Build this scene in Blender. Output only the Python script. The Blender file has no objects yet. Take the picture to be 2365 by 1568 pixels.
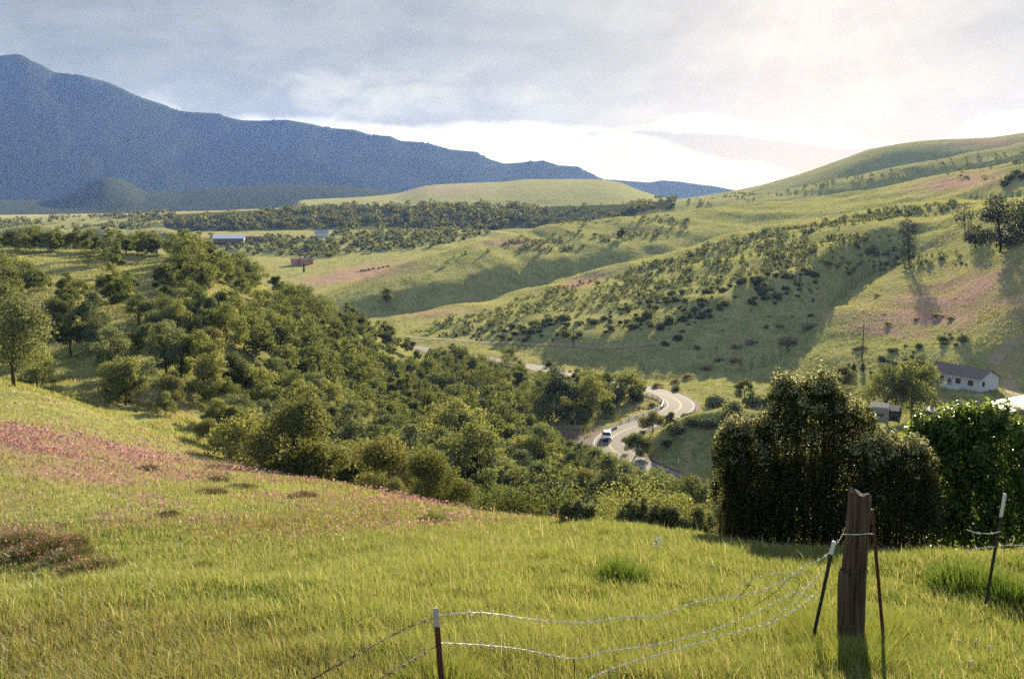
import bpy, math, random
import numpy as np
from mathutils import Vector, Matrix

R = np.random.default_rng(11)
random.seed(5)
SC = bpy.context.scene
COL = SC.collection
rad = math.radians

# ------------------------------------------------------------------ camera model
F, CX, CY, VH = 2299.0, 1182.5, 784.0, 428.0
PITCH = math.atan((CY - VH) / F)
CP, SP = math.cos(PITCH), math.sin(PITCH)
SUN_AZ, SUN_EL = rad(17.0), rad(14.0)


def ray(u, v):
    """bearing and slope of the line of sight through a point of the photograph"""
    x = (np.asarray(u, float) - CX) / F
    y = (CY - np.asarray(v, float)) / F
    dy = CP + y * SP
    dz = -SP + y * CP
    return np.arctan2(x, dy), dz / np.hypot(x, dy)


def proj(x, y, z):
    fwd = y * CP - z * SP
    fwd = np.where(fwd < 0.05, 0.05, fwd)
    up = y * SP + z * CP
    return CX + F * x / fwd, CY - F * up / fwd


def pchip(x, y, q):
    x = np.asarray(x, float); y = np.asarray(y, float); q = np.clip(np.asarray(q, float), x[0], x[-1])
    h = np.diff(x); s = np.diff(y) / h
    m = np.zeros_like(y)
    if len(x) > 2:
        w1 = 2 * h[1:] + h[:-1]; w2 = h[1:] + 2 * h[:-1]
        ok = s[:-1] * s[1:] > 0
        den = np.where(ok, w1 / np.where(ok, s[:-1], 1) + w2 / np.where(ok, s[1:], 1), 1)
        m[1:-1] = np.where(ok, (w1 + w2) / den, 0)
    m[0] = s[0]; m[-1] = s[-1]
    i = np.clip(np.searchsorted(x, q, side='right') - 1, 0, len(x) - 2)
    t = (q - x[i]) / h[i]
    t2, t3 = t * t, t * t * t
    return (2*t3 - 3*t2 + 1) * y[i] + (t3 - 2*t2 + t) * h[i] * m[i] + (-2*t3 + 3*t2) * y[i+1] + (t3 - t2) * h[i] * m[i+1]


def sstep(a, b, x):
    t = np.clip((x - a) / (b - a), 0, 1)
    return t * t * (3 - 2 * t)


def vnoise(x, y, seed=0):
    g = np.random.default_rng(1000 + seed).random((256, 256))
    xi = np.floor(x).astype(int); yi = np.floor(y).astype(int)
    fx = x - xi; fy = y - yi
    fx = fx * fx * (3 - 2 * fx); fy = fy * fy * (3 - 2 * fy)
    a = g[xi & 255, yi & 255]; b = g[(xi + 1) & 255, yi & 255]
    c = g[xi & 255, (yi + 1) & 255]; d = g[(xi + 1) & 255, (yi + 1) & 255]
    return (a * (1 - fx) + b * fx) * (1 - fy) + (c * (1 - fx) + d * fx) * fy


def fbm(x, y, seed=0, o=4):
    s = 0; a = .5; n = 0
    for k in range(o):
        s = s + a * vnoise(x * 2 ** k + 17.3 * k, y * 2 ** k - 9.1 * k, seed + k); n += a; a *= .5
    return s / n


def inpoly(u, v, poly):
    p = np.asarray(poly, float); n = len(p)
    r = np.zeros(np.shape(u), bool)
    for i in range(n):
        x1, y1 = p[i]; x2, y2 = p[(i + 1) % n]
        c = ((y1 > v) != (y2 > v)) & (u < (x2 - x1) * (v - y1) / (y2 - y1 + 1e-9) + x1)
        r ^= c
    return r


# ------------------------------------------------------------------ terrain: feature lines (distance, height) per bearing
def zv(u, v, d):
    return float(ray(u, v)[1]) * d


US = [-600, 0, 345, 600, 800, 1000, 1150, 1400, 1640, 1900, 2150, 2365, 3000]
V = lambda d, v: ('v', d, v)
LINES = [
    [(0.3, -1.65)] * 13,
    [(2.5, -2.1)] * 13,
    [(5.5, -3.65)] * 13,
    [(8.1, -4.25)] * 13,
    [(15, -5.8), (14, -5.4), (13.5, -5.35), (12.5, -5.15), (12, -5.1), (11.5, -5.05), (11.2, -5.0), (11, -4.98), (10.8, -4.97), (10.7, -4.96), (10.7, -4.96), (10.7, -4.96), (10.7, -5.0)],
    [(24, -9.6), (22, -8.75), (20, -7.75), (18, -7.25), (17, -6.8), (16, -6.3), (16, -6.25), (15, -5.95), (14.5, -5.8), (14.5, -5.87), (14.5, -5.87), (14.5, -5.85), (14.5, -5.9)],
    [V(50, 1080), V(45, 1100), V(42, 1150), V(35, 1190), V(30, 1210), V(26, 1220), V(24, 1235), V(20, 1260), V(18.5, 1272), V(17.5, 1310), V(17.5, 1312), V(17.5, 1314), V(17.5, 1316)],
    [V(125, 845), V(110, 890), V(90, 1015), V(68, 1088), V(55, 1122), V(42, 1167), V(35, 1192), V(28, 1214), V(24, 1242), V(21, 1280), V(20.5, 1287), V(20.5, 1292), V(20.5, 1296)],
    [(160, -24), (150, -25.5), (115, -27), (90, -27.5), (75, -25), (62, -24), (58, -24), (50, -22), (44, -19), (35, -14.5), (33, -13.5), (33, -13.5), (33, -13.5)],
    [(200, -23), (190, -25), (150, -29), (130, -34), (120, -38), (115, -41), (110, -42), (110, -44), (105, -41), (90, -31), (85, -28), (85, -28), (85, -28)],
    [(260, -30), (250, -30), (220, -34), (210, -42), (205, -48), (200, -52), (195, -54), (195, -56), (190, -55), (180, -50), (160, -39), (150, -36), (150, -36)],
    [(400, -45), (400, -45), (390, -50), (380, -55), (380, -59), (370, -61), (365, -61), (330, -59), (290, -57), (255, -55), (230, -47.5), (225, -45.7), (225, -44)],
    [(560, -60), (560, -60), (560, -60), (560, -60), (560, -61), (560, -62), (560, -62), (560, -60), (540, -58), (370, -43.5), (370, -33.8), (330, -23), (330, -18)],
    [(800, -56), (800, -56), (800, -56), (800, -56), (800, -56), (800, -56), (800, -56), (800, -53), (800, -48), (800, -40), (600, -9), (470, -7.5), (480, -2)],
    [(1050, -48), (1050, -48), (1050, -47), (1050, -46), (1050, -46), (1050, -46), (1050, -46), (1050, -46), (1050, -42), (1050, -30), (1050, -12), (1050, -5), (1050, 0)],
    [(1450, -50), (1450, -50), (1450, -49), (1450, -48), (1450, -46), (1450, -46), (1450, -46), (1450, -46), (1450, -40), (1450, -20), (1450, 0), (1450, 5), (1450, 10)],
    [(2500, -64)] * 9 + [(2500, -50)] * 4,
    [(4000, -84)] * 13,
    [(8200, -150)] * 13,
]
COLAZ = np.array([float(ray(u, 784)[0]) for u in US])

RIDGES = []


def ridge(crest, foot, back, front_shape, steep=None):
    """crest: (u, v, d); foot: (u, d, z or None for the ground already there)"""
    caz = np.array([float(ray(u, v)[0]) for u, v, d in crest])
    cd = np.array([c[2] for c in crest], float)
    cz = np.array([zv(u, v, d) for u, v, d in crest])
    faz = np.array([float(ray(u, 784)[0]) for u, d, z in foot])
    fd = np.array([f[1] for f in foot], float)
    fz = np.array([f[2] for f in foot], float)
    RIDGES.append((caz, cd, cz, faz, fd, fz, back, front_shape, steep))


# wooded hill
ridge([(-600, 545, 340), (-150, 572, 320), (0, 580, 310), (200, 584, 300), (440, 590, 290), (560, 640, 296), (680, 702, 302), (800, 765, 308), (870, 800, 312), (1000, 856, 322), (1100, 905, 330)],
      [(-600, 190, -27), (0, 175, -27), (345, 130, -29), (600, 130, -35), (800, 150, -43), (1000, 190, -54), (1100, 220, -60)], 130, 'hill')
# rounded grass spur in the middle
ridge([(740, 700, 515), (800, 668, 530), (870, 635, 550), (1000, 590, 590), (1150, 552, 650), (1280, 521, 720), (1400, 507, 770), (1549, 494, 810), (1657, 481, 830), (1838, 461, 850), (1928, 449, 860), (2091, 423, 850), (2199, 400, 840), (2272, 389, 820), (2365, 372, 800), (2800, 320, 780)],
      [(740, 470, -62), (1000, 482, -63), (1150, 520, -62), (1300, 560, -59), (1500, 600, -48), (1700, 620, -40), (1900, 640, -28), (2150, 650, -10), (2365, 560, -3), (2800, 560, 0)], 200, 'steep', [(740, .5), (900, .5), (1150, .44), (1350, .3), (1500, .2), (2800, .15)])
# bushy slope above the road
ridge([(840, 790, 430), (920, 742, 440), (1150, 697, 490), (1300, 652, 520), (1450, 607, 550), (1549, 583, 560), (1657, 554, 575), (1780, 521, 590), (1910, 497, 600), (2020, 477, 600), (2100, 466, 600), (2200, 475, 600)],
      [(840, 400, -62), (1000, 372, -61), (1150, 345, -60), (1325, 318, -59), (1500, 298, -57.5), (1600, 302, -57), (1750, 316, -53), (1870, 345, -48), (1940, 395, -38), (2010, 440, -31), (2200, 470, -20)], 150, 'steep', [(840, .2), (1200, .22), (1400, .28), (1520, .40), (1750, .42), (1900, .52), (2000, .4), (2200, .1)])
# bluff with the wooded front
ridge([(-600, 508, 1400), (0, 506, 1400), (200, 500, 1350), (430, 492, 1300), (600, 486, 1280), (756, 478, 1280), (1023, 474, 1280), (1204, 477, 1280), (1549, 467, 1250), (1700, 450, 1250), (1800, 455, 1250)],
      [(-600, 1100, -48), (400, 1080, -47), (756, 1060, -46), (1200, 1080, -46), (1549, 1080, -42), (1800, 1080, -36)], 900, 'hill')
# folded bank on the valley floor
ridge([(-400, 528, 960), (-100, 531, 950), (0, 528, 950), (60, 519, 950), (110, 521, 950), (160, 533, 940), (230, 525, 950), (300, 534, 950), (370, 529, 950), (430, 538, 950), (520, 550, 950)],
      [(-400, 900, -54), (0, 895, -54), (160, 905, -54), (230, 895, -54), (520, 905, -55)], 160, 'hill')
# low rounded hill
ridge([(700, 463, 2200), (756, 459, 2200), (835, 455, 2200), (911, 448, 2250), (990, 429, 2300), (1066, 424, 2300), (1153, 421, 2300), (1225, 414, 2300), (1370, 414, 2300), (1428, 421, 2300), (1478, 440, 2250), (1549, 461, 2200), (1620, 475, 2200)],
      [(700, 1650, -50), (1150, 1600, -46), (1620, 1600, -46)], 800, 'hill')
# shady ridge
ridge([(1480, 470, 1150), (1560, 462, 1150), (1668, 457, 1150), (1766, 452, 1150), (1856, 432, 1150), (1928, 413, 1150), (1990, 402, 1150), (2105, 376, 1150), (2170, 366, 1150), (2236, 353, 1140), (2293, 346, 1130), (2365, 329, 1120), (2800, 280, 1100)],
      [(1480, 980, -46), (1766, 1000, -32), (1990, 1030, -8), (2105, 1030, -4), (2365, 980, 8), (2800, 950, 10)], 160, 'hill')
# skyline ridge
ridge([(1540, 466, 1600), (1640, 450, 1600), (1701, 440, 1600), (1780, 422, 1600), (1860, 398, 1600), (1932, 373, 1600), (2019, 342, 1600), (2091, 330, 1600), (2181, 322, 1600), (2272, 319, 1600), (2365, 307, 1600), (2800, 270, 1600)],
      [(1540, 1300, -46), (1780, 1330, -30), (2019, 1380, 8), (2365, 1330, 20), (2800, 1330, 25)], 700, 'hill')
# dark far hills in front of the mountains
ridge([(-300, 470, 3300), (0, 462, 3300), (110, 462, 3300), (170, 445, 3300), (215, 418, 3300), (250, 409, 3300), (285, 416, 3300), (340, 440, 3300), (400, 441, 3300), (480, 433, 3300), (620, 428, 3300), (760, 428, 3300), (830, 433, 3350), (900, 441, 3400), (980, 452, 3400), (1100, 470, 3400)],
      [(-300, 2650, -68), (400, 2600, -66), (1100, 2700, -66)], 900, 'hill')
# mountains
MT = [(-800, 215), (-400, 160), (-150, 140), (7, 127), (38, 125), (60, 131), (100, 150), (125, 166), (150, 170), (185, 170), (250, 190), (330, 225), (410, 253), (440, 258), (500, 262), (530, 270), (560, 277), (600, 279), (660, 275), (720, 287), (740, 292), (820, 300), (850, 310), (900, 313), (925, 325), (990, 330), (1040, 345), (1100, 351), (1130, 367), (1165, 378), (1200, 376), (1255, 370), (1290, 382), (1335, 385), (1380, 408), (1430, 430), (1480, 445)]
ridge([(u, v, 5000 + max(0, u) * .5) for u, v in MT], [(-800, 3700, -80), (1480, 4300, -88)], 1200, 'mountain')
MT2 = [(1250, 450), (1330, 425), (1400, 414), (1430, 416), (1470, 419), (1500, 421), (1530, 416), (1570, 419), (1600, 424), (1650, 430), (1700, 440), (1760, 458), (1850, 475)]
ridge([(u, v, 6500) for u, v in MT2], [(1250, 5400, -105), (1850, 5400, -105)], 900, 'mountain')

# grid: fine inside the view, coarse all round
N_IN = 860
az_in = np.linspace(rad(-37), rad(37), N_IN)
az_out = np.linspace(rad(37), rad(323), 60)[1:-1]
AZ = np.concatenate([az_in, az_out])
DS = np.exp(np.linspace(math.log(0.6), math.log(7900), 860))
LD = np.log(DS)
ZB = np.zeros((len(AZ), len(DS)))
ld = np.zeros((len(LINES), len(AZ))); lz = np.zeros_like(ld)
AZC = np.where(AZ > math.pi, AZ - 2 * math.pi, AZ)
AZQ = np.clip(AZC, COLAZ[0], COLAZ[-1])
# behind the viewer the ground is simply a gentle roadside slope
back_w = sstep(rad(60), rad(120), np.abs(AZC))
for k, ln in enumerate(LINES):
    dd, zz = [], []
    for u, p in zip(US, ln):
        if p[0] == 'v':
            dd.append(p[1]); zz.append(zv(u, p[2], p[1]))
        else:
            dd.append(p[0]); zz.append(p[1])
    ld[k] = pchip(COLAZ, np.log(dd), AZQ); lz[k] = pchip(COLAZ, zz, AZQ)
for i in range(len(AZ)):
    ZB[i] = pchip(ld[:, i], lz[:, i], LD)
ZB = ZB * (1 - back_w[:, None]) + (-1.65 - 0.02 * DS[None, :] ** .9) * back_w[:, None]


def smax(a, b, k):
    h = np.clip(.5 + .5 * (b - a) / k, 0, 1)
    return a * (1 - h) + b * h + k * h * (1 - h)


AA, DD = np.meshgrid(AZC, DS, indexing='ij')
XX, YY = np.sin(AA) * DD, np.cos(AA) * DD
front = (np.abs(AZC) < rad(50))[:, None]
for caz, cd, cz, faz, fd, fz, back, shape, steep in RIDGES:
    a = AZC[:, None]
    if shape == 'mountain':
        C0 = np.interp(a, caz, cz) ; Dc = np.interp(a, caz, cd)
        CJ = (vnoise(a * 900, a * 0 + 3, 5) - .5) * 7 + (vnoise(a * 2600, a * 0 + 8, 6) - .5) * 9
    else:
        C0 = pchip(caz, cz, a); Dc = pchip(caz, cd, a)
    Df = pchip(faz, fd, a); Zf = pchip(faz, fz, a)
    inside = sstep(caz[0] - rad(1.5), caz[0], a) * (1 - sstep(caz[-1], caz[-1] + rad(1.5), a))
    s = np.clip((DS[None, :] - Df) / np.maximum(Dc - Df, 1), 0, 1)
    if shape == 'steep':
        st = np.interp(a, [float(ray(u, 784)[0]) for u, _ in steep], [q for _, q in steep])
        g = st * sstep(0, .27, s) + (1 - st) * (1.25 * s - .25 * s * s)
    elif shape == 'mountain':
        rg = np.abs(fbm(XX / 420, YY / 900, 41, 4) - .5) * 2
        g = s ** 1.15 - rg * .28 * s * (1 - s) * 1.3
    else:
        g = 1.7 * s - .7 * s * s
    if shape == 'mountain':
        kk = np.exp(-np.linspace(-3, 3, 61) ** 2); kk /= kk.sum()
        cs = np.convolve(np.pad(C0[:N_IN, 0], 30, mode='edge'), kk, 'valid')
        CS = C0.copy(); CS[:N_IN, 0] = cs
        z = Zf + (CS - Zf) * g + (C0 - CS) * s ** 7 + CJ * s ** 30
    else:
        z = Zf + (C0 - Zf) * g
    b = sstep(0, 1, (DS[None, :] - Dc) / back)
    z = np.where(DS[None, :] > Dc, C0 * (1 - b) + np.minimum(ZB - .012 * DD, C0 - 3) * b, z)
    z = np.where(DS[None, :] < Df, -400, z)
    z = np.where(inside > .001, z * inside + (ZB - 6) * (1 - inside), -400)
    k = .8 if shape == 'mountain' else .004 * DD + .4
    ZB = np.where(front & (z > -390), smax(ZB, z, k), ZB)

# undulation of the ground, growing with distance
amp = np.clip((DD - 9) / 60, 0, 1) * np.clip(DD / 160, .25, 1.0)
far_fade = np.clip(1800 / DD, 0, 1)
ZB += amp * ((fbm(XX / 45, YY / 45, 3, 3) - .5) * 2.6 + (fbm(XX / 11, YY / 11, 9, 3) - .5) * .8) * np.where(DD > 1200, far_fade, 1)
# rills running down the open slopes
ril = np.clip((DD - 280) / 80, 0, 1) * np.clip((1500 - DD) / 600, 0, 1) * sstep(rad(-8), rad(0), AA)
ZB += ril * (fbm(XX / 26 + YY / 60, YY / 110 - XX / 200, 21, 3) - .5) * 5.5
near = np.clip((22 - DD) / 14, 0, 1) * np.clip((DD - 2) / 3, 0, 1)
ZB += near * (fbm(XX / 1.6, YY / 1.6, 31, 3) - .5) * .16
# grassy knoll beside the road bend and the cut bank under it
for (u, d, h, rx, ry) in [(1640, 213, 4.6, 13, 8), (1790, 216, 4.6, 22, 12)]:
    a0 = float(ray(u, 784)[0]); x0, y0 = math.sin(a0) * d, math.cos(a0) * d
    ZB += h * np.exp(-(((XX - x0) / rx) ** 2 + ((YY - y0) / ry) ** 2) ** 1.3)


def grid_height(x, y):
    a = np.arctan2(x, y); d = np.maximum(np.hypot(x, y), DS[0])
    fi = np.clip((a - az_in[0]) / (az_in[1] - az_in[0]), 0, N_IN - 1.001)
    fj = np.clip((np.log(d) - LD[0]) / (LD[1] - LD[0]), 0, len(DS) - 1.001)
    i = fi.astype(int); j = fj.astype(int); fi = fi - i; fj = fj - j
    return (ZB[i, j] * (1 - fi) + ZB[i + 1, j] * fi) * (1 - fj) + (ZB[i, j + 1] * (1 - fi) + ZB[i + 1, j + 1] * fi) * fj


def H(x, y):
    return float(grid_height(np.array([float(x)]), np.array([float(y)]))[0])


def hit(u, v, dmin=3.0):
    """where the line of sight through (u, v) meets the ground"""
    a, t = ray(u, v); a = float(a); t = float(t)
    d = np.exp(np.linspace(math.log(dmin), math.log(7000), 4000))
    g = grid_height(np.sin(a) * d, np.cos(a) * d)
    below = np.nonzero(t * d <= g)[0]
    k = below[0] if len(below) else len(d) - 1
    return Vector((math.sin(a) * d[k], math.cos(a) * d[k], g[k]))


def at(u, v, d):
    a, t = ray(u, v)
    return Vector((math.sin(a) * d, math.cos(a) * d, float(t) * d))


# ------------------------------------------------------------------ road bed
def smooth_path(pts, step=1.0):
    P = np.array(pts, float)
    L = np.concatenate([[0], np.cumsum(np.linalg.norm(np.diff(P[:, :2], axis=0), axis=1))])
    n = max(8, int(L[-1] / step))
    q = np.linspace(0, L[-1], n)
    out = []
    ext = np.vstack([2 * P[0] - P[1], P, 2 * P[-1] - P[-2]])
    for t in q:
        i = min(np.searchsorted(L, t, side='right') - 1, len(P) - 2)
        f = (t - L[i]) / (L[i + 1] - L[i])
        p0, p1, p2, p3 = ext[i], ext[i + 1], ext[i + 2], ext[i + 3]
        out.append(.5 * ((2 * p1) + (-p0 + p2) * f + (2 * p0 - 5 * p1 + 4 * p2 - p3) * f * f + (-p0 + 3 * p1 - 3 * p2 + p3) * f ** 3))
    o = np.array(out)
    for _ in range(3):
        o[1:-1] = .25 * o[:-2] + .5 * o[1:-1] + .25 * o[2:]
    return o


def onz(u, v, z):
    a, t = ray(u, v)
    d = z / float(t)
    return (math.sin(a) * d, math.cos(a) * d, z)


ROADPX = [(900, 792, -60.5), (960, 803, -60.2), (1030, 817, -60), (1100, 826, -59.6), (1180, 839, -59.2), (1280, 857, -58.5), (1370, 875, -57.8), (1450, 891, -57), (1525, 908, -56.4), (1563, 923, -56.1),
          (1572, 940, -56), (1546, 957, -56), (1500, 974, -56), (1452, 990, -56), (1420, 1005, -56), (1406, 1024, -56), (1424, 1046, -56), (1470, 1071, -55.9), (1530, 1098, -55.7), (1610, 1130, -55.4), (1720, 1172, -55)]
ROAD = smooth_path([onz(*p) for p in ROADPX])
PULL = [onz(1352, 1003, -56), onz(1335, 998, -56), onz(1372, 1012, -56)]


def dist_path(x, y, path):
    best = np.full(x.shape, 1e9); zz = np.zeros(x.shape)
    for p in path:
        d = (x - p[0]) ** 2 + (y - p[1]) ** 2
        m = d < best
        best = np.where(m, d, best); zz = np.where(m, p[2], zz)
    return np.sqrt(best), zz


sub = (DD > 150) & (DD < 420) & (np.abs(AA) < rad(20))
xs, ys = XX[sub], YY[sub]
dr, zr = dist_path(xs, ys, ROAD[::2])
w = 1 - sstep(5.2, 13, dr)
zn = ZB[sub] * (1 - w) + (zr - .12) * w
dp, zp = dist_path(xs, ys, PULL)
w = (1 - sstep(7, 12, dp)) * (dr > 3.5)
zn = zn * (1 - w) + (zp - .12) * w
ZB[sub] = zn
TRACK = smooth_path([tuple(hit(u, v, 250)) for u, v in [(935, 778), (1000, 784), (1100, 790), (1200, 794), (1300, 797), (1400, 803), (1470, 800), (1530, 792)]], 3.0)
# house terrace
def flatten(p, r, z=None):
    z = p[2] if z is None else z
    m = 1 - sstep(r, r * 3.2, np.hypot(XX - p[0], YY - p[1]))
    ZB[:] = ZB * (1 - m) + z * m


HOUSE0 = hit(2262, 907, 180); flatten(HOUSE0 + Vector((0, 6, 0)), 8, HOUSE0.z)

# ------------------------------------------------------------------ helpers for objects
def np_mesh(name, verts, faces, mats=None, smooth=False):
    """faces: list of arrays (n,3) or (n,4)"""
    me = bpy.data.meshes.new(name)
    verts = np.asarray(verts, np.float32)
    fl = [np.asarray(f, np.int32) for f in (faces if isinstance(faces, list) else [faces]) if len(f)]
    nl = sum(f.size for f in fl); nf = sum(len(f) for f in fl)
    me.vertices.add(len(verts)); me.vertices.foreach_set('co', verts.ravel())
    me.loops.add(nl); me.loops.foreach_set('vertex_index', np.concatenate([f.ravel() for f in fl]))
    me.polygons.add(nf)
    tot = np.concatenate([np.full(len(f), f.shape[1], np.int32) for f in fl])
    st = np.concatenate([[0], np.cumsum(tot)[:-1]]).astype(np.int32)
    me.polygons.foreach_set('loop_start', st)
    me.polygons.foreach_set('loop_total', tot)
    if smooth:
        me.polygons.foreach_set('use_smooth', np.ones(nf, bool))
    me.update(calc_edges=True)
    for m in (mats or []):
        me.materials.append(m)
    return me


def vcol(me, name, cols):
    at_ = me.color_attributes.new(name, 'FLOAT_COLOR', 'POINT')
    c = np.ones((len(me.vertices), 4), np.float32); c[:, :cols.shape[1]] = cols
    at_.data.foreach_set('color', c.ravel())


def link(name, me, parent=None, mat=None, loc=None):
    o = bpy.data.objects.new(name, me); COL.objects.link(o)
    if mat is not None and me is not None and not me.materials:
        me.materials.append(mat)
    if parent is not None:
        o.parent = parent
    if loc is not None:
        o.location = loc
    return o


def tag(o, label, cat, group=None):
    o['label'] = label; o['category'] = cat
    if group: o['group'] = group
    return o


def thing(name, label, cat, loc=(0, 0, 0), rz=0.0, sc=1.0, group=None):
    o = bpy.data.objects.new(name, None); COL.objects.link(o)
    o.empty_display_size = .2
    o.location = loc; o.rotation_euler = (0, 0, rz)
    o.scale = (sc, sc, sc) if not hasattr(sc, '__len__') else sc
    return tag(o, label, cat, group)


def structure(o):
    o['kind'] = 'structure'; return o


class MB:
    def __init__(s): s.v = []; s.f = []
    def add(s, vs, fs):
        b = len(s.v); s.v += [tuple(p) for p in vs]; s.f += [tuple(i + b for i in q) for q in fs]; return s
    def box(s, c, d, rz=0.0, taper=(1, 1)):
        x, y, z = d[0] / 2, d[1] / 2, d[2] / 2
        vs = []
        for sz in (-1, 1):
            tx, ty = (taper if sz > 0 else (1, 1))
            for sx, sy in ((-1, -1), (1, -1), (1, 1), (-1, 1)):
                px, py = sx * x * tx, sy * y * ty
                vs.append((c[0] + px * math.cos(rz) - py * math.sin(rz), c[1] + px * math.sin(rz) + py * math.cos(rz), c[2] + sz * z))
        return s.add(vs, [(0, 3, 2, 1), (4, 5, 6, 7), (0, 1, 5, 4), (1, 2, 6, 5), (2, 3, 7, 6), (3, 0, 4, 7)])
    def prism(s, prof, axis_len, origin=(0, 0, 0), ax='y'):
        """closed profile in the x-z plane pushed along y (or y-z profile along x)"""
        n = len(prof); vs = []
        for t in (0, axis_len):
            for a, b in prof:
                vs.append((origin[0] + a, origin[1] + t, origin[2] + b) if ax == 'y' else (origin[0] + t, origin[1] + a, origin[2] + b))
        fs = [tuple(range(n - 1, -1, -1)), tuple(range(n, 2 * n))] + [(i, (i + 1) % n, n + (i + 1) % n, n + i) for i in range(n)]
        return s.add(vs, fs)
    def tube(s, pts, r, n=6, cap=True):
        pts = [Vector(p) for p in pts]
        rs = r if hasattr(r, '__len__') else [r] * len(pts)
        vs = []
        for i, p in enumerate(pts):
            t = (pts[min(i + 1, len(pts) - 1)] - pts[max(i - 1, 0)])
            t = t.normalized() if t.length > 1e-9 else Vector((0, 0, 1))
            a = t.cross(Vector((0, 0, 1)) if abs(t.z) < .95 else Vector((1, 0, 0))).normalized(); b = t.cross(a)
            for k in range(n):
                q = 2 * math.pi * k / n
                vs.append(p + (a * math.cos(q) + b * math.sin(q)) * rs[i])
        fs = []
        for i in range(len(pts) - 1):
            for k in range(n):
                fs.append((i * n + k, i * n + (k + 1) % n, (i + 1) * n + (k + 1) % n, (i + 1) * n + k))
        if cap:
            fs.append(tuple(range(n - 1, -1, -1))); fs.append(tuple((len(pts) - 1) * n + k for k in range(n)))
        return s.add(vs, fs)
    def mesh(s, name, mat=None, smooth=False):
        me = bpy.data.meshes.new(name); me.from_pydata(s.v, [], s.f); me.update()
        if mat: me.materials.append(mat)
        if smooth: me.polygons.foreach_set('use_smooth', [True] * len(me.polygons))
        return me
    def obj(s, name, mat, parent=None, bevel=0, smooth=False):
        o = link(name, s.mesh(name, mat, smooth), parent)
        if bevel:
            m = o.modifiers.new('edge', 'BEVEL'); m.width = bevel; m.segments = 2; m.limit_method = 'ANGLE'
        return o


# ------------------------------------------------------------------ materials
def new_mat(name):
    m = bpy.data.materials.new(name); m.use_nodes = True
    nt = m.node_tree; nt.nodes.clear()
    return m, nt, nt.nodes, nt.links


def N(nt, t, **kw):
    n = nt.nodes.new(t)
    for k, v in kw.items():
        if k.startswith('i_'):
            n.inputs[k[2:].replace('_', ' ')].default_value = v
        else:
            setattr(n, k, v)
    return n


def mixc(nt, fac, a, b, blend='MIX'):
    n = nt.nodes.new('ShaderNodeMix'); n.data_type = 'RGBA'; n.blend_type = blend
    for sock, val in ((n.inputs[0], fac), (n.inputs[6], a), (n.inputs[7], b)):
        if hasattr(val, 'is_output'): nt.links.new(val, sock)
        elif hasattr(val, '__len__'): sock.default_value = (*val, 1) if len(val) == 3 else val
        else: sock.default_value = val
    return n.outputs[2]


def math_(nt, op, a, b=None, c=None, clamp=False):
    n = nt.nodes.new('ShaderNodeMath'); n.operation = op; n.use_clamp = clamp
    for i, val in enumerate((a, b, c)):
        if val is None: continue
        if hasattr(val, 'is_output'): nt.links.new(val, n.inputs[i])
        else: n.inputs[i].default_value = val
    return n.outputs[0]


def maprange(nt, val, a, b, c=0.0, d=1.0, smooth=True):
    n = nt.nodes.new('ShaderNodeMapRange'); n.interpolation_type = 'SMOOTHSTEP' if smooth else 'LINEAR'
    nt.links.new(val, n.inputs[0])
    for i, q in enumerate((a, b, c, d)): n.inputs[1 + i].default_value = q
    return n.outputs[0]


def noise(nt, vec, scale, detail=4, rough=.55, dist=0.0):
    n = nt.nodes.new('ShaderNodeTexNoise'); n.inputs['Scale'].default_value = scale; n.inputs['Detail'].default_value = detail
    n.inputs['Roughness'].default_value = rough; n.inputs['Distortion'].default_value = dist
    if vec is not None: nt.links.new(vec, n.inputs['Vector'])
    return n.outputs['Fac']


def simple(name, col, rough=.6, metal=0.0, spec=.5, var=.12, scale=6.0, bump=0.0, coat=0.0):
    m, nt, nd, lk = new_mat(name)
    b = N(nt, 'ShaderNodeBsdfPrincipled'); out = N(nt, 'ShaderNodeOutputMaterial')
    tc = N(nt, 'ShaderNodeTexCoord')
    f = noise(nt, tc.outputs['Object'], scale, 5)
    c = mixc(nt, f, tuple(x * (1 - var) for x in col), tuple(min(1, x * (1 + var)) for x in col))
    lk.new(c, b.inputs['Base Color'])
    b.inputs['Roughness'].default_value = rough; b.inputs['Metallic'].default_value = metal
    b.inputs['Specular IOR Level'].default_value = spec; b.inputs['Coat Weight'].default_value = coat
    if bump:
        bp = N(nt, 'ShaderNodeBump'); bp.inputs['Strength'].default_value = bump; bp.inputs['Distance'].default_value = .02
        lk.new(f, bp.inputs['Height']); lk.new(bp.outputs[0], b.inputs['Normal'])
    lk.new(b.outputs[0], out.inputs[0])
    return m


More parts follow.
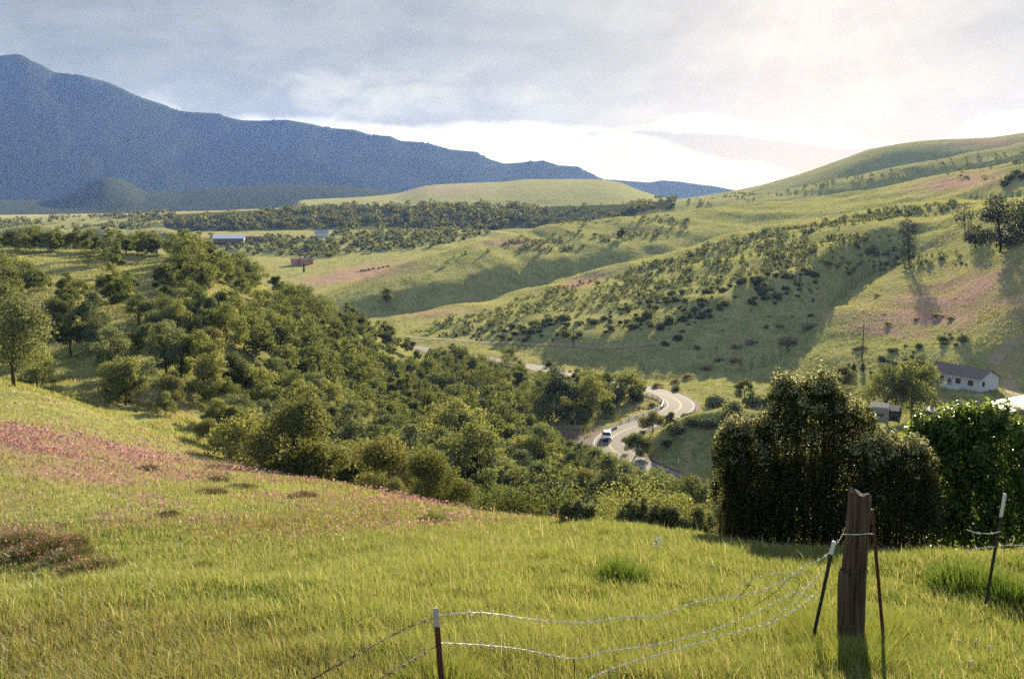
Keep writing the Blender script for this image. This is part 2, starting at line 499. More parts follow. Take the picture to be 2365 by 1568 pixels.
def leaf_mat(name, dark, light, trans=.45, gloss=.5, grough=.45, tint=.25, pale=None):
    """leaf: diffuse + light through the blade + sheen at grazing angles; colour varies per leaf and per plant"""
    m, nt, nd, lk = new_mat(name)
    at_ = N(nt, 'ShaderNodeAttribute', attribute_name='var')
    oi = N(nt, 'ShaderNodeObjectInfo')
    sep = N(nt, 'ShaderNodeSeparateColor'); lk.new(at_.outputs['Color'], sep.inputs[0])
    c = mixc(nt, sep.outputs[0], dark, light)
    if pale: c = mixc(nt, sep.outputs[1], c, pale)
    hsv = N(nt, 'ShaderNodeHueSaturation')
    lk.new(c, hsv.inputs['Color'])
    hv = math_(nt, 'MULTIPLY_ADD', oi.outputs['Random'], -.04, .518); lk.new(hv, hsv.inputs['Hue'])
    vv = math_(nt, 'MULTIPLY_ADD', oi.outputs['Random'], 2 * tint, 1 - tint); lk.new(vv, hsv.inputs['Value'])
    d = N(nt, 'ShaderNodeBsdfDiffuse'); t = N(nt, 'ShaderNodeBsdfTranslucent'); g = N(nt, 'ShaderNodeBsdfGlossy')
    g.inputs['Roughness'].default_value = grough; g.inputs['Color'].default_value = (1, 1, 1, 1)
    lk.new(hsv.outputs[0], d.inputs[0])
    tcol = mixc(nt, 1.0, hsv.outputs[0], (1.38, 1.34, .7), 'MULTIPLY'); lk.new(tcol, t.inputs[0])
    mx = N(nt, 'ShaderNodeMixShader'); mx.inputs[0].default_value = trans
    lk.new(d.outputs[0], mx.inputs[1]); lk.new(t.outputs[0], mx.inputs[2])
    fr = N(nt, 'ShaderNodeLayerWeight'); fr.inputs['Blend'].default_value = .5
    m2 = N(nt, 'ShaderNodeMixShader'); lk.new(math_(nt, 'MULTIPLY_ADD', math_(nt, 'POWER', fr.outputs['Facing'], 4.0), gloss, gloss * .04), m2.inputs[0])
    lk.new(mx.outputs[0], m2.inputs[1]); lk.new(g.outputs[0], m2.inputs[2])
    out = N(nt, 'ShaderNodeOutputMaterial'); lk.new(m2.outputs[0], out.inputs[0])
    return m


M = {}
M['oak'] = leaf_mat('oak_leaf', (.085, .10, .036), (.235, .25, .10), .45, .05, .6, .34)
M['oak_grey'] = leaf_mat('grey_oak_leaf', (.07, .09, .045), (.20, .225, .125), .40, .05, .6, .25)
M['oak_olive'] = leaf_mat('olive_oak_leaf', (.085, .09, .034), (.23, .23, .09), .42, .05, .6, .25)
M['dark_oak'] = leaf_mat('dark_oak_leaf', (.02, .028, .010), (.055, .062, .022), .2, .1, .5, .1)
M['shrub'] = leaf_mat('shrub_leaf', (.07, .085, .042), (.185, .20, .10), .30, .05, .6, .25)
M['pale_shrub'] = leaf_mat('pale_twig', (.18, .15, .10), (.44, .37, .27), .4, .05, .6, .15)
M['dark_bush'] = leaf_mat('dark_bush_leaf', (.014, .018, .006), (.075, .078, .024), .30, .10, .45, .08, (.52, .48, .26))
M['bright_leaf'] = leaf_mat('bright_leaf', (.03, .06, .010), (.15, .20, .045), .55, .22, .36, .10, (.24, .28, .08))
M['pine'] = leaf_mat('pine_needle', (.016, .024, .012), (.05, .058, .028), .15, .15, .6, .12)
M['woods'] = leaf_mat('far_woods_leaf', (.035, .048, .018), (.20, .21, .09), .4, .05, .6, .0)
M['bark'] = simple('bark', (.07, .055, .042), .95, spec=.1, var=.4, scale=9, bump=.5)
M['twig'] = simple('red_twig', (.12, .05, .03), .9, spec=.1, var=.3, scale=12)

# ------------------------------------------------------------------ terrain mesh + colours
UU, VV = proj(XX, YY, ZB)
inview = np.abs(AA) < rad(40)


def blob(u, v, su, sv, ang=0.0):
    c, s = math.cos(rad(ang)), math.sin(rad(ang))
    du, dv = UU - u, VV - v
    p = (du * c + dv * s) / su; q = (-du * s + dv * c) / sv
    return np.exp(-(p * p + q * q))


def dist_gate(a, b):
    return ((DD >= a) & (DD <= b)).astype(float)


pn = fbm(XX / 9, YY / 9, 55, 4)
pn2 = fbm(XX / 2.2, YY / 2.2, 56, 3)
pink = np.zeros_like(ZB)
g = dist_gate(16, 120)
for b in [(60, 1020, 300, 60, 12), (330, 1065, 260, 50, 12), (640, 1128, 300, 42, 13), (930, 1170, 220, 24, 9), (200, 1120, 300, 50, 5), (520, 1105, 160, 22, 6), (30, 1190, 160, 60, 0), (300, 1190, 320, 40, 4)]:
    pink = np.maximum(pink, blob(*b) * g)
pink *= np.clip(sstep(.36, .66, pn) * .75 + sstep(.45, .7, pn2) * .5, 0, 1)
g = dist_gate(240, 480)
pf = sstep(.38, .62, fbm(XX / 22, YY / 40, 57, 4))
for b in [(2250, 660, 220, 36, -6), (2150, 735, 170, 26, 0), (2330, 700, 120, 30, 0), (2060, 765, 90, 12, 5), (2180, 690, 130, 25, 0)]:
    pink = np.maximum(pink, blob(*b) * g * (.25 + .75 * pf))
g = dist_gate(480, 900)
for b in [(2220, 420, 110, 16, -8), (1340, 655, 60, 14, -20), (830, 632, 110, 17, -9), (760, 645, 90, 10, -8), (1180, 560, 60, 8, 0)]:
    pink = np.maximum(pink, blob(*b) * g * .9)
pink = np.maximum(pink, blob(1000, 722, 90, 8, -6) * dist_gate(380, 520) * .6)
pink = np.maximum(pink, (blob(2300, 330, 120, 12) * .5 + blob(1020, 440, 110, 10) * .5) * dist_gate(1000, 3000))

dry = .35 * fbm(XX / 30, YY / 30, 61, 4)
for b, lo, hi, wgt in [((2330, 840, 60, 60, 0), 190, 330, 1.0), ((360, 930, 240, 30, 14), 70, 170, .8), ((520, 700, 90, 30, 0), 150, 300, .9), ((200, 690, 250, 60, 0), 150, 310, .55), ((300, 495, 600, 9, 0), 1250, 2600, .9), ((600, 545, 220, 10, 0), 700, 1150, .8),
                       ((1040, 730, 120, 10, -8), 380, 520, .6), ((1500, 955, 60, 16, 0), 200, 300, .8), ((1330, 1000, 50, 30, 0), 190, 300, .5)]:
    dry = np.maximum(dry, blob(*b) * dist_gate(lo, hi) * wgt)
wood = np.zeros_like(ZB)  # woodland cover, also holds the cloud shade painted over the plain
wood = np.maximum(wood, dist_gate(2420, 7900) )                               # forested mountains and hills, plus cloud shade over the plain painted in
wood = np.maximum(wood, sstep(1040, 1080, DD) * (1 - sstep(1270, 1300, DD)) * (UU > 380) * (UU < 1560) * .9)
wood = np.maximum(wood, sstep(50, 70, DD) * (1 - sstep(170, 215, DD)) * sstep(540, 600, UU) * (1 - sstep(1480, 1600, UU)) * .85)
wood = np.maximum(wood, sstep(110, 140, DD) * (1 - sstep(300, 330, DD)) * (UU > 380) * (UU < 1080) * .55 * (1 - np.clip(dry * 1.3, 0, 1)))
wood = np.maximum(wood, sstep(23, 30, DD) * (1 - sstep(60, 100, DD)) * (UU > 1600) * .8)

verts = np.stack([XX, YY, ZB], -1).reshape(-1, 3)
na, ndp = ZB.shape
idx = np.arange(na * ndp).reshape(na, ndp)
i2 = np.concatenate([idx, idx[:1]], 0)
quads = np.stack([i2[:-1, :-1], i2[:-1, 1:], i2[1:, 1:], i2[1:, :-1]], -1).reshape(-1, 4)
cidx = len(verts)
verts = np.vstack([verts, [[0, 0, -1.65]]])
fan = np.stack([np.full(na, cidx), i2[:-1, 0], i2[1:, 0]], -1)
terr = np_mesh('ground', verts, [quads, fan], smooth=True)
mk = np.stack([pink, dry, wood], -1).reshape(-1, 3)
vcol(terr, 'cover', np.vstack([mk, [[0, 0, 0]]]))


def ground_material():
    m, nt, nd, lk = new_mat('meadow_ground')
    geo = N(nt, 'ShaderNodeNewGeometry'); pos = geo.outputs['Position']
    at_ = N(nt, 'ShaderNodeAttribute', attribute_name='cover')
    sep = N(nt, 'ShaderNodeSeparateColor'); lk.new(at_.outputs['Color'], sep.inputs[0])
    n_big = noise(nt, pos, .02, 5); n_mid = noise(nt, pos, .13, 5, .6); n_fine = noise(nt, pos, .9, 8, .78)
    mp = N(nt, 'ShaderNodeMapping'); mp.inputs['Scale'].default_value = (.35, .09, .35); mp.inputs['Rotation'].default_value = (0, 0, rad(-24))
    lk.new(pos, mp.inputs[0])
    n_str = noise(nt, mp.outputs[0], 1.0, 5, .65)
    green = mixc(nt, maprange(nt, n_mid, .35, .65), (.20, .225, .075), (.345, .345, .135))
    green = mixc(nt, maprange(nt, n_str, .42, .68), green, (.38, .335, .16))
    green = mixc(nt, maprange(nt, n_fine, .42, .62, 0, .75), green, (.12, .13, .045))
    straw = mixc(nt, n_fine, (.24, .19, .095), (.42, .34, .18))
    dryf = math_(nt, 'MULTIPLY_ADD', n_mid, .8, -.4); dryf = math_(nt, 'ADD', sep.outputs[1], dryf, clamp=True)
    c = mixc(nt, math_(nt, 'MULTIPLY', dryf, .75), green, straw)
    pinkc = mixc(nt, n_fine, (.25, .13, .155), (.43, .24, .28))
    pf = math_(nt, 'MULTIPLY', sep.outputs[0], maprange(nt, n_fine, .25, .6, .45, 1.0))
    c = mixc(nt, math_(nt, 'MULTIPLY', pf, .85), c, pinkc)
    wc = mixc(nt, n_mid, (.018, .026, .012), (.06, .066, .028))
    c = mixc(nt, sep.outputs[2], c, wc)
    b = N(nt, 'ShaderNodeBsdfPrincipled'); lk.new(c, b.inputs['Base Color'])
    b.inputs['Roughness'].default_value = 1; b.inputs['Specular IOR Level'].default_value = 0
    b.inputs['Sheen Weight'].default_value = .35; b.inputs['Sheen Roughness'].default_value = .6
    lk.new(c, b.inputs['Sheen Tint'])
    bp = N(nt, 'ShaderNodeBump'); bp.inputs['Strength'].default_value = .9; bp.inputs['Distance'].default_value = .9
    hgt = math_(nt, 'ADD', math_(nt, 'MULTIPLY', n_fine, .5), math_(nt, 'MULTIPLY', n_mid, 1.2))
    lk.new(hgt, bp.inputs['Height']); lk.new(bp.outputs[0], b.inputs['Normal'])
    out = N(nt, 'ShaderNodeOutputMaterial'); lk.new(b.outputs[0], out.inputs[0])
    return m


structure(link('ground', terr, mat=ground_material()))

# ------------------------------------------------------------------ road, markings, track
def ribbon(name, path, off0, off1, lift, mat, hfun=None):
    P = np.asarray(path)[:, :2]; Z = np.asarray(path)[:, 2]
    t = np.gradient(P, axis=0); t /= np.linalg.norm(t, axis=1)[:, None] + 1e-9
    nrm = np.stack([t[:, 1], -t[:, 0]], 1)
    a = P + nrm * off0; b = P + nrm * off1
    za = Z if hfun is None else np.array([H(*q) for q in a]); zb = Z if hfun is None else np.array([H(*q) for q in b])
    v = np.vstack([np.column_stack([a, za + lift]), np.column_stack([b, zb + lift])])
    n = len(P); i = np.arange(n - 1)
    f = np.stack([i, i + n, i + n + 1, i + 1], -1)
    return structure(link(name, np_mesh(name, v, f, smooth=True), mat=mat))


M['asphalt'] = simple('asphalt', (.17, .15, .13), .9, spec=.15, var=.25, scale=.8, bump=.2)
M['gravel'] = simple('red_gravel', (.135, .088, .075), .95, spec=.1, var=.3, scale=2.5, bump=.4)
M['line'] = simple('road_line_paint', (.66, .64, .58), .9, var=.1, scale=2)
M['yline'] = simple('yellow_line_paint', (.62, .50, .24), .9, var=.1, scale=2)
M['dirt'] = simple('dirt', (.30, .24, .155), .95, spec=.1, var=.25, scale=.6, bump=.3)
ribbon('road_shoulder', ROAD, -4.9, 4.9, -.06, M['gravel'])
ribbon('road', ROAD, -3.7, 3.7, -.01, M['asphalt'])
ribbon('road_line', ROAD, -3.3, -3.16, .004, M['line'])
ribbon('road_line', ROAD, 3.16, 3.3, .004, M['line'])
ribbon('road_line', ROAD, -.22, -.08, .004, M['yline'])
ribbon('road_line', ROAD, .08, .22, .004, M['yline'])
# gravel turnout
pc = np.array(onz(1350, 1003, -56)); ring = []
for k in range(40):
    q = 2 * math.pi * k / 40
    r_ = 1 + .12 * math.sin(3 * q) + .06 * math.sin(7 * q)
    ring.append((pc[0] + 8.0 * r_ * math.cos(q), pc[1] + 7.0 * r_ * math.sin(q), -56.07))
structure(MB().add(ring, [tuple(range(40))]).obj('gravel_turnout', M['gravel']))
ribbon('dirt_track', TRACK, -1.0, 1.0, .12, M['dirt'], H)
DRIVE = smooth_path([tuple(hit(u, v, 170)) for u, v in [(2480, 760), (2400, 775), (2340, 795), (2302, 822), (2290, 842)]], 2.0)
ribbon('driveway', DRIVE, -2.0, 2.0, .10, M['dirt'], H)
DRIVE2 = smooth_path([tuple(hit(u, v, 150)) for u, v in [(2420, 935), (2380, 925), (2345, 912), (2328, 880)]], 2.0)
ribbon('driveway', DRIVE2, -1.6, 1.6, .10, M['dirt'], H)

# ------------------------------------------------------------------ foliage
def leaf_quads(C, Nn, size, R_, droop=.0, ratio=.55):
    """one folded pointed leaf per row"""
    n = len(C)
    Nn = Nn / (np.linalg.norm(Nn, axis=1)[:, None] + 1e-9)
    t = np.cross(Nn, R_.normal(size=(n, 3))); t[:, 2] -= droop; t /= np.linalg.norm(t, axis=1)[:, None] + 1e-9
    b = np.cross(Nn, t)
    s = size[:, None] if hasattr(size, '__len__') else size
    v = np.empty((n, 4, 3))
    v[:, 0] = C - t * s * .5; v[:, 2] = C + t * s * .5
    v[:, 1] = C + b * s * ratio * .5 + Nn * s * .10; v[:, 3] = C - b * s * ratio * .5 + Nn * s * .10
    return v.reshape(-1, 3), np.arange(n * 4).reshape(n, 4)


def foliage_mesh(name, lobes, n, size, mat, seed, inner=.30, up=.35, ratio=.6, rough=.26, droop=0.0, tips=9999):
    R_ = np.random.default_rng(seed)
    L = np.array(lobes, float)
    wgt = L[:, 3] * L[:, 4] + L[:, 4] * L[:, 5] + L[:, 3] * L[:, 5]; wgt /= wgt.sum()
    k = R_.choice(len(L), n, p=wgt)
    dvec = R_.normal(size=(n, 3)); dvec /= np.linalg.norm(dvec, axis=1)[:, None]
    rr = np.where(R_.random(n) < inner, R_.uniform(.3, .85, n), 1 + R_.normal(0, rough, n) * .5)
    # clumpy surface
    cl = np.sin(dvec[:, 0] * 7 + k) * np.sin(dvec[:, 1] * 6 + 2 * k) * np.sin(dvec[:, 2] * 8 + k * .7)
    rr = rr * (1 + cl * .16)
    C = L[k, :3] + dvec * L[k, 3:] * rr[:, None]
    Nn = dvec + R_.normal(size=(n, 3)) * .75; Nn[:, 2] += up
    v, f = leaf_quads(C, Nn, size * R_.uniform(.6, 1.35, n), R_, droop, ratio)
    me = np_mesh(name, v, f, [mat])
    var = np.clip(R_.beta(2, 2, n) * .8 + .2 * (cl * .5 + .5), 0, 1)
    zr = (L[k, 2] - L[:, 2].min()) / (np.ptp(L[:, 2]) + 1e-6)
    pale = ((k >= tips) & (R_.random(n) < .7 * sstep(.5, .9, zr)) & (dvec[:, 2] > -.1)).astype(float)  # upper shoots paler, their sunlit rim put into the leaf colour
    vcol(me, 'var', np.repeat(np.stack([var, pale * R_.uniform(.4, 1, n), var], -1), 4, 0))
    return me


def oak_lobes(seed, h, r, n=16):
    R_ = np.random.default_rng(seed); out = []; ex, ey = R_.uniform(.75, 1.2, 2); off = R_.uniform(0, 6.28)
    for i in range(n):
        q = R_.uniform(0, 2 * math.pi); rr = r * math.sqrt(R_.uniform(.02, 1)) * .72
        top = h * (1 - .42 * (rr / r) ** 2)
        z = R_.uniform(.24 * h, top - .12 * h)
        s = R_.uniform(.15, .36) * r; z += .10 * h * math.sin(2 * q + off)
        out.append((rr * ex * math.cos(q) * 1.12, rr * ey * math.sin(q) * 1.12, z, s * 1.1, s, s * R_.uniform(.6, .9)))
    out.append((0, 0, h * .8, r * .36, r * .36, r * .3))
    return out


def trunk_mb(seed, h, r0, spread, fork=.25):
    R_ = random.Random(seed); m = MB()
    lean = R_.uniform(-.08, .08) * h; top = Vector((lean, R_.uniform(-.05, .05) * h, h * .55))
    m.tube([(0, 0, -.4), (0.01, 0, .05 * h), Vector((lean * .4, 0, h * fork)), top], [r0 * 1.35, r0, r0 * .8, r0 * .4], 7)
    for i in range(6):
        q = R_.uniform(0, 6.28); b = Vector((lean * .4, 0, h * R_.uniform(fork, fork + .2)))
        e = b + Vector((math.cos(q) * spread * R_.uniform(.4, .75), math.sin(q) * spread * R_.uniform(.4, .75), h * R_.uniform(.15, .45)))
        mid = b.lerp(e, .5) + Vector((0, 0, .05 * h))
        m.tube([b, mid, e], [r0 * .45, r0 * .3, r0 * .1], 5)
    return m


OAK = []; OAKL = []; OAKS = []
NOAK = 12
for k in range(NOAK):
    h = [7.0, 6.2, 7.8, 5.6, 6.8, 8.2, 6.0, 9.2, 4.4, 6.6, 7.4, 5.2][k]; r = [3.1, 3.3, 3.4, 2.9, 2.7, 3.6, 2.6, 2.9, 3.1, 3.9, 2.3, 2.2][k]
    lob = oak_lobes(50 + k, h, r, [26, 20, 32, 16, 26, 36, 14, 30, 18, 40, 22, 12][k]); OAKL.append(lob)
    lm = M['oak_grey'] if k % 3 == 1 else (M['oak_olive'] if k in (3, 8, 10) else M['oak'])
    ls = [.27, .24, .30, .22, .27, .30, .22, .26, .22, .30, .24, .20][k]
    OAK.append((h, foliage_mesh('oak_crown', lob, int(6500 * (.27 / ls) ** 1.2), ls, lm, 70 + k),
                foliage_mesh('oak_crown_far', lob, int(1900 * (.27 / ls)), ls * 1.75, lm, 90 + k),
                trunk_mb(k, h, .17 if k != 7 else .22, r).mesh('oak_trunk', M['bark'], True)))
    tmp = foliage_mesh('oak_mass', lob, 1700, .43, M['oak'], 120 + k)
    vv = np.empty(len(tmp.vertices) * 3); tmp.vertices.foreach_get('co', vv); vv = vv.reshape(-1, 3)
    cc = np.empty(len(tmp.vertices) * 4); tmp.color_attributes['var'].data.foreach_get('color', cc)
    OAKS.append((vv, np.arange(len(vv)).reshape(-1, 4), cc.reshape(-1, 4)[:, 0])); bpy.data.meshes.remove(tmp)


OAKN = {k: foliage_mesh('oak_crown_fine', OAKL[k], 19000, .145, OAK[k][1].materials[0], 150 + k) for k in (0, 1, 3, 5, 9)}


def place_tree(kind, p, s, label, cat, group, name, rz=None, far=False, nopart=False):
    h, near_me, far_me, tr = kind
    rz = random.uniform(0, 6.28) if rz is None else rz
    root = thing(name, label, cat, p, rz, s, group)
    link('crown', far_me if far else near_me, root)
    if not nopart:
        link('trunk', tr, root)
    return root


def scatter(test, dlo, dhi, alo, ahi, spacing, seed, jitter=.45):
    """jittered points on the ground (world grid) that pass the test"""
    R_ = np.random.default_rng(seed)
    xl = math.sin(alo) * dhi if alo < 0 else math.sin(alo) * dlo
    xh = math.sin(ahi) * dhi if ahi > 0 else math.sin(ahi) * dlo
    gx, gy = np.meshgrid(np.arange(xl, xh, spacing), np.arange(0, dhi, spacing))
    gx = gx.ravel() + R_.uniform(-jitter, jitter, gx.size) * spacing; gy = gy.ravel() + R_.uniform(-jitter, jitter, gy.size) * spacing
    d = np.hypot(gx, gy); a = np.arctan2(gx, gy)
    m = (d > dlo) & (d < dhi) & (a > alo) & (a < ahi)
    gx, gy = gx[m], gy[m]
    z = grid_height(gx, gy); u, v = proj(gx, gy, z)
    keep = test(u, v, np.hypot(gx, gy), gx, gy)
    return np.column_stack([gx, gy, z])[keep], u[keep], v[keep]


def road_clear(x, y, r):
    return dist_path(x, y, ROAD[::3])[0] > r


def add_stuff(store, p, n, rad_, size, R_):
    dv = R_.normal(size=(n, 3)); dv /= np.linalg.norm(dv, axis=1)[:, None]
    C = p + np.array([0, 0, rad_ * .75]) + dv * rad_ * R_.uniform(.55, 1.05, (n, 1)) * np.array([1, 1, .8])
    v, f = leaf_quads(C, dv + R_.normal(size=(n, 3)) * .6, size * R_.uniform(.6, 1.3, n), R_, ratio=.8)
    store.append((v, f, np.repeat(np.clip(R_.beta(2, 2, n), 0, 1), 4)))


def build_stuff(name, store, mat, label=None):
    vs = np.vstack([q[0] for q in store]); off = 0; fs = []
    for v, f, c in store:
        fs.append(f + off); off += len(v)
    me = np_mesh(name, vs, np.vstack(fs), [mat])
    c = np.concatenate([q[2] for q in store]); vcol(me, 'var', np.stack([c] * 3, -1))
    o = link(name, me); o['kind'] = 'stuff'
    if label: o['label'] = label
    return o


# --- woods
def edge_v(u):
    return np.interp(u, [0, 345, 600, 800, 1000, 1150, 1400, 1640], [890, 1015, 1088, 1122, 1167, 1192, 1214, 1242])


def t_hill(u, v, d, x, y):
    dens = np.interp(u, [-100, 150, 380, 480, 1100], [.55, .58, .72, 1, 1])
    dens = dens * np.where(inpoly(u, v, [(440, 670), (640, 660), (680, 760), (450, 745)]), .25, 1)
    dens = dens * np.where(inpoly(u, v, [(0, 580), (420, 595), (330, 690), (200, 690), (0, 640)]), .2, 1)
    dens = dens * np.where((u < 330) & (v > 850), .35, 1)
    dens = np.where((u < 560) & (v > 960), np.where(v < edge_v(u) - 18, dens * .8, 0), dens)
    dens = dens * np.where(fbm(x / 18, y / 18, 77, 2) < .42, .35, 1)
    ok = (u > -120) & (u < 1080) & (d > np.interp(u, [0, 345, 600, 800, 1080], [125, 100, 80, 100, 160])) & (d < 335)
    return ok & (np.random.default_rng(3).random(u.shape) < dens)


hill_pts = scatter(t_hill, 80, 335, rad(-30), rad(-1), 5.4, 21)[0]


def t_gully(u, v, d, x, y):
    lo = np.interp(u, [560, 700, 800, 1000, 1150, 1400, 1640, 1750], [76, 68, 62, 50, 43, 36, 33, 33])
    hi = np.interp(u, [560, 800, 1000, 1150, 1300, 1420, 1500, 1640, 1750], [80, 100, 190, 230, 205, 180, 172, 160, 150])
    return (u > 560) & (u < 1750) & (d > lo) & (d < hi) & road_clear(x, y, 6.5)


gully_pts = scatter(t_gully, 30, 240, rad(-16), rad(15), 5.6, 22)[0]


def t_mid(u, v, d, x, y):
    return inpoly(u, v, [(1000, 828), (1150, 838), (1300, 866), (1390, 880), (1510, 900), (1450, 960), (1370, 985), (1290, 985), (1150, 960), (1000, 900)]) & (d > 225) & (d < 330) & road_clear(x, y, 5.5)


mid_pts = scatter(t_mid, 200, 335, rad(-6), rad(9), 6.5, 23)[0]

oak_all = []
for pts, grp in ((hill_pts, 'h'), (gully_pts, 'g'), (mid_pts, 'm')):
    for p in pts:
        oak_all.append((np.hypot(p[0], p[1]), p, grp))
GL = {
    'h': ('round green oak in the wood that covers the hill beyond the pink meadow', 'oaks of the wooded hill'),
    'g': ('dense green oak in the hollow between the grass edge and the winding road', 'oaks in the hollow below the meadow'),
    'm': ('leafy green oak beside the bends of the grey road', 'oaks around the road bends'),
}
oak_all.sort(key=lambda q: q[0])
OAK_STUFF = []
cnt = 0; oak_store = []
n_far = len(oak_all)
for d, p, grp in oak_all:
    k = random.randrange(NOAK); s = random.choice([random.uniform(.5, .85), random.uniform(.7, 1.1), random.uniform(.8, 1.25)])
    if grp == 'g' and d > 135: s *= 1.3
    if grp == 'g' and d < 70: s *= .62 + .3 * (d - 33) / 37
    if grp == 'g':
        top = OAK[k][0] * s
        uu, vv_ = proj(np.array([p[0]]), np.array([p[1]]), np.array([p[2] + top])); uu = float(uu[0])
        lim = float(np.interp(uu, [900, 1240, 1300, 1330, 1400, 1445, 1475, 1500, 1560, 1600, 1650], [700, 900, 1000, 1020, 1025, 1018, 1050, 1075, 1102, 1090, 1060]))
        zt = float(ray(uu, lim)[1]) * d
        if p[2] + top > zt: s *= (zt - p[2]) / top
        if s < .42: continue
    # trees deep inside the hollow hide behind others; the sunlit hill face shows all of its trees
    if grp == 'g' and 112 < d < 145 and random.random() < .5 or cnt >= 275:
        lob = OAKL[k]; ch = math.cos(d * 37); sh = math.sin(d * 37)
        v, f, c = OAKS[k]
        q = v * s; q = np.column_stack([q[:, 0] * ch - q[:, 1] * sh, q[:, 0] * sh + q[:, 1] * ch, q[:, 2]]) + np.array([p[0], p[1], p[2] - .1])
        oak_store.append((q, f, np.clip(c * random.uniform(.6, 1.3), 0, 1)))
    else:
        cnt += 1
        if d < 78:
            k2 = random.choice(list(OAKN)); s = s * OAK[k][0] / OAK[k2][0]; k = k2
        place_tree(OAK[k] if d >= 78 else (OAK[k][0], OAKN[k], None, OAK[k][3]), (p[0], p[1], p[2] - .1), (s * random.uniform(.85, 1.2), s * random.uniform(.85, 1.2), s), GL[grp][0], 'tree', GL[grp][1], 'oak_tree', far=d > 240)
print('oaks', cnt, 'in the mass', len(oak_store))
build_stuff('oak_woods', oak_store, M['oak'], 'mass of oak crowns filling the wooded hill and hollow')
EDGE_TREES = [
    (1508, 998, 46, 'small leafy tree on the bank tip hiding the road edge', 8),
    (1548, 982, 34, 'low rounded tree on the bank beside the small leafy one', 11),
    (1470, 1052, 52, 'leafy tree standing above the lower road below the car', 8),  # trees one can point to: u, v of the foot, height in photo px
    (1285, 965, 130, 'broad domed oak just behind the gravel turnout', 4),
    (1365, 962, 105, 'oak next to the yellow warning signs of the turnout', 5),
    (1455, 930, 75, 'dark rounded tree inside the upper road bend', 2),
    (1405, 915, 60, 'small rounded tree behind the upper road bend', 0),
    (400, 590, 52, 'slender oak highest on the hill crest against the valley', 4),
    (355, 590, 40, 'small oak on the bare hill crest beside the tallest one', 2),
    (292, 588, 36, 'small oak standing alone on the bare hill crest', 3),
    (240, 590, 38, 'low oak at the middle of the bare hill crest', 1),
    (455, 596, 45, 'oak on the hill crest where the wood begins', 0),
    (60, 585, 42, 'dark oak on the crest near the picture border', 5),
    (892, 700, 36, 'lone round tree at the foot of the smooth grass spur', 3),
    (1437, 556, 34, 'lone tree casting a long shadow on the smooth grass spur', 4),
    (1720, 925, 52, 'larger bushy oak on the green slope behind the knoll', 0),
    (2045, 968, 125, 'wide dark tree behind the trailer', 5),
    (2105, 965, 130, 'dark tree between trailer and house', 2),
    (1950, 905, 60, 'small tree above the tall dark shrub', 3),
    (2125, 895, 80, 'yellowish green tree at the end of the house', 4),
    (2215, 985, 62, 'small tree on the lawn below the house', 6),
    (1925, 960, 80, 'green tree half hidden behind the tall dark shrub', 1),
]
for u, v, hpx, lab, k in EDGE_TREES:
    dm = 60 if v > 850 and u < 200 else (150 if v > 800 else 250)
    if u > 1880 and v > 930: dm = 120
    p = hit(u, v, dm); d = math.hypot(p.x, p.y)
    hm = hpx / F * d * 1.05
    place_tree(OAK[k], p - Vector((0, 0, .15)), hm / OAK[k][0], lab, 'tree', None, 'oak_tree', far=d > 260)

# --- hillside shrubs
SHR = []
for k in range(5):
    R_ = random.Random(k)
    lob = [(R_.uniform(-.5, .5), R_.uniform(-.5, .5), R_.uniform(.4, .8), R_.uniform(.4, .65), R_.uniform(.4, .65), R_.uniform(.35, .6)) for _ in range(5)]
    SHR.append(foliage_mesh('shrub_crown', lob, 420, .34, M['shrub'], 200 + k, inner=.3))
PSH = []
for k in range(3):
    R_ = random.Random(30 + k)
    lob = [(R_.uniform(-.9, .9), R_.uniform(-.5, .5), R_.uniform(.4, .7), R_.uniform(.4, .6), R_.uniform(.4, .6), R_.uniform(.35, .55)) for _ in range(6)]
    PSH.append(foliage_mesh('pale_shrub_crown', lob, 520, .3, M['pale_shrub'], 230 + k, inner=.3))


def t_shrub(u, v, d, x, y):
    r = np.random.default_rng(9).random(u.shape)
    A = inpoly(u, v, [(940, 772), (1150, 705), (1300, 665), (1450, 625), (1560, 605), (1560, 690), (1450, 760), (1300, 790), (1130, 790)])
    B = inpoly(u, v, [(1450, 620), (1560, 600), (1700, 570), (1900, 545), (2110, 540), (2110, 620), (1950, 640), (1850, 690), (1700, 720), (1560, 760), (1440, 770)])
    Cc = inpoly(u, v, [(1560, 590), (1700, 548), (1900, 515), (2060, 480), (2210, 470), (2210, 495), (2060, 505), (1900, 535), (1700, 575), (1570, 605)])
    Dd = inpoly(u, v, [(1600, 700), (1870, 660), (1940, 640), (1880, 730), (1700, 800), (1560, 850), (1500, 800)])
    E_ = inpoly(u, v, [(2080, 590), (2250, 580), (2240, 612), (2090, 622)])
    Ff = inpoly(u, v, [(1150, 560), (1210, 545), (1340, 535), (1360, 585), (1260, 590), (1180, 585)])
    G = inpoly(u, v, [(1370, 545), (1590, 510), (1600, 535), (1500, 560), (1380, 560)]) | inpoly(u, v, [(1450, 512), (1560, 500), (1570, 510), (1460, 520)])
    P = inpoly(u, v, [(1940, 862), (2070, 800), (2200, 768), (2340, 770), (2330, 785), (2200, 800), (2180, 830), (2080, 840), (1960, 880)])
    Q = inpoly(u, v, [(900, 660), (960, 630), (1000, 610), (1000, 605), (1300, 530), (1000, 625), (850, 690)])
    clump = fbm(x / 14, y / 14, 88, 2)
    clump2 = sstep(.36, .60, fbm(x / 7, y / 12, 89, 3))
    dens = (A * .62 + B * .75 + Cc * .9) * (.12 + clump2) + Dd * .13 + E_ * .4 + Ff * .6 * (clump > .42) + G * .4 * (clump > .5) + P * .35 + Q * .03
    return (r < dens) & (d > 170) & (d < 900)


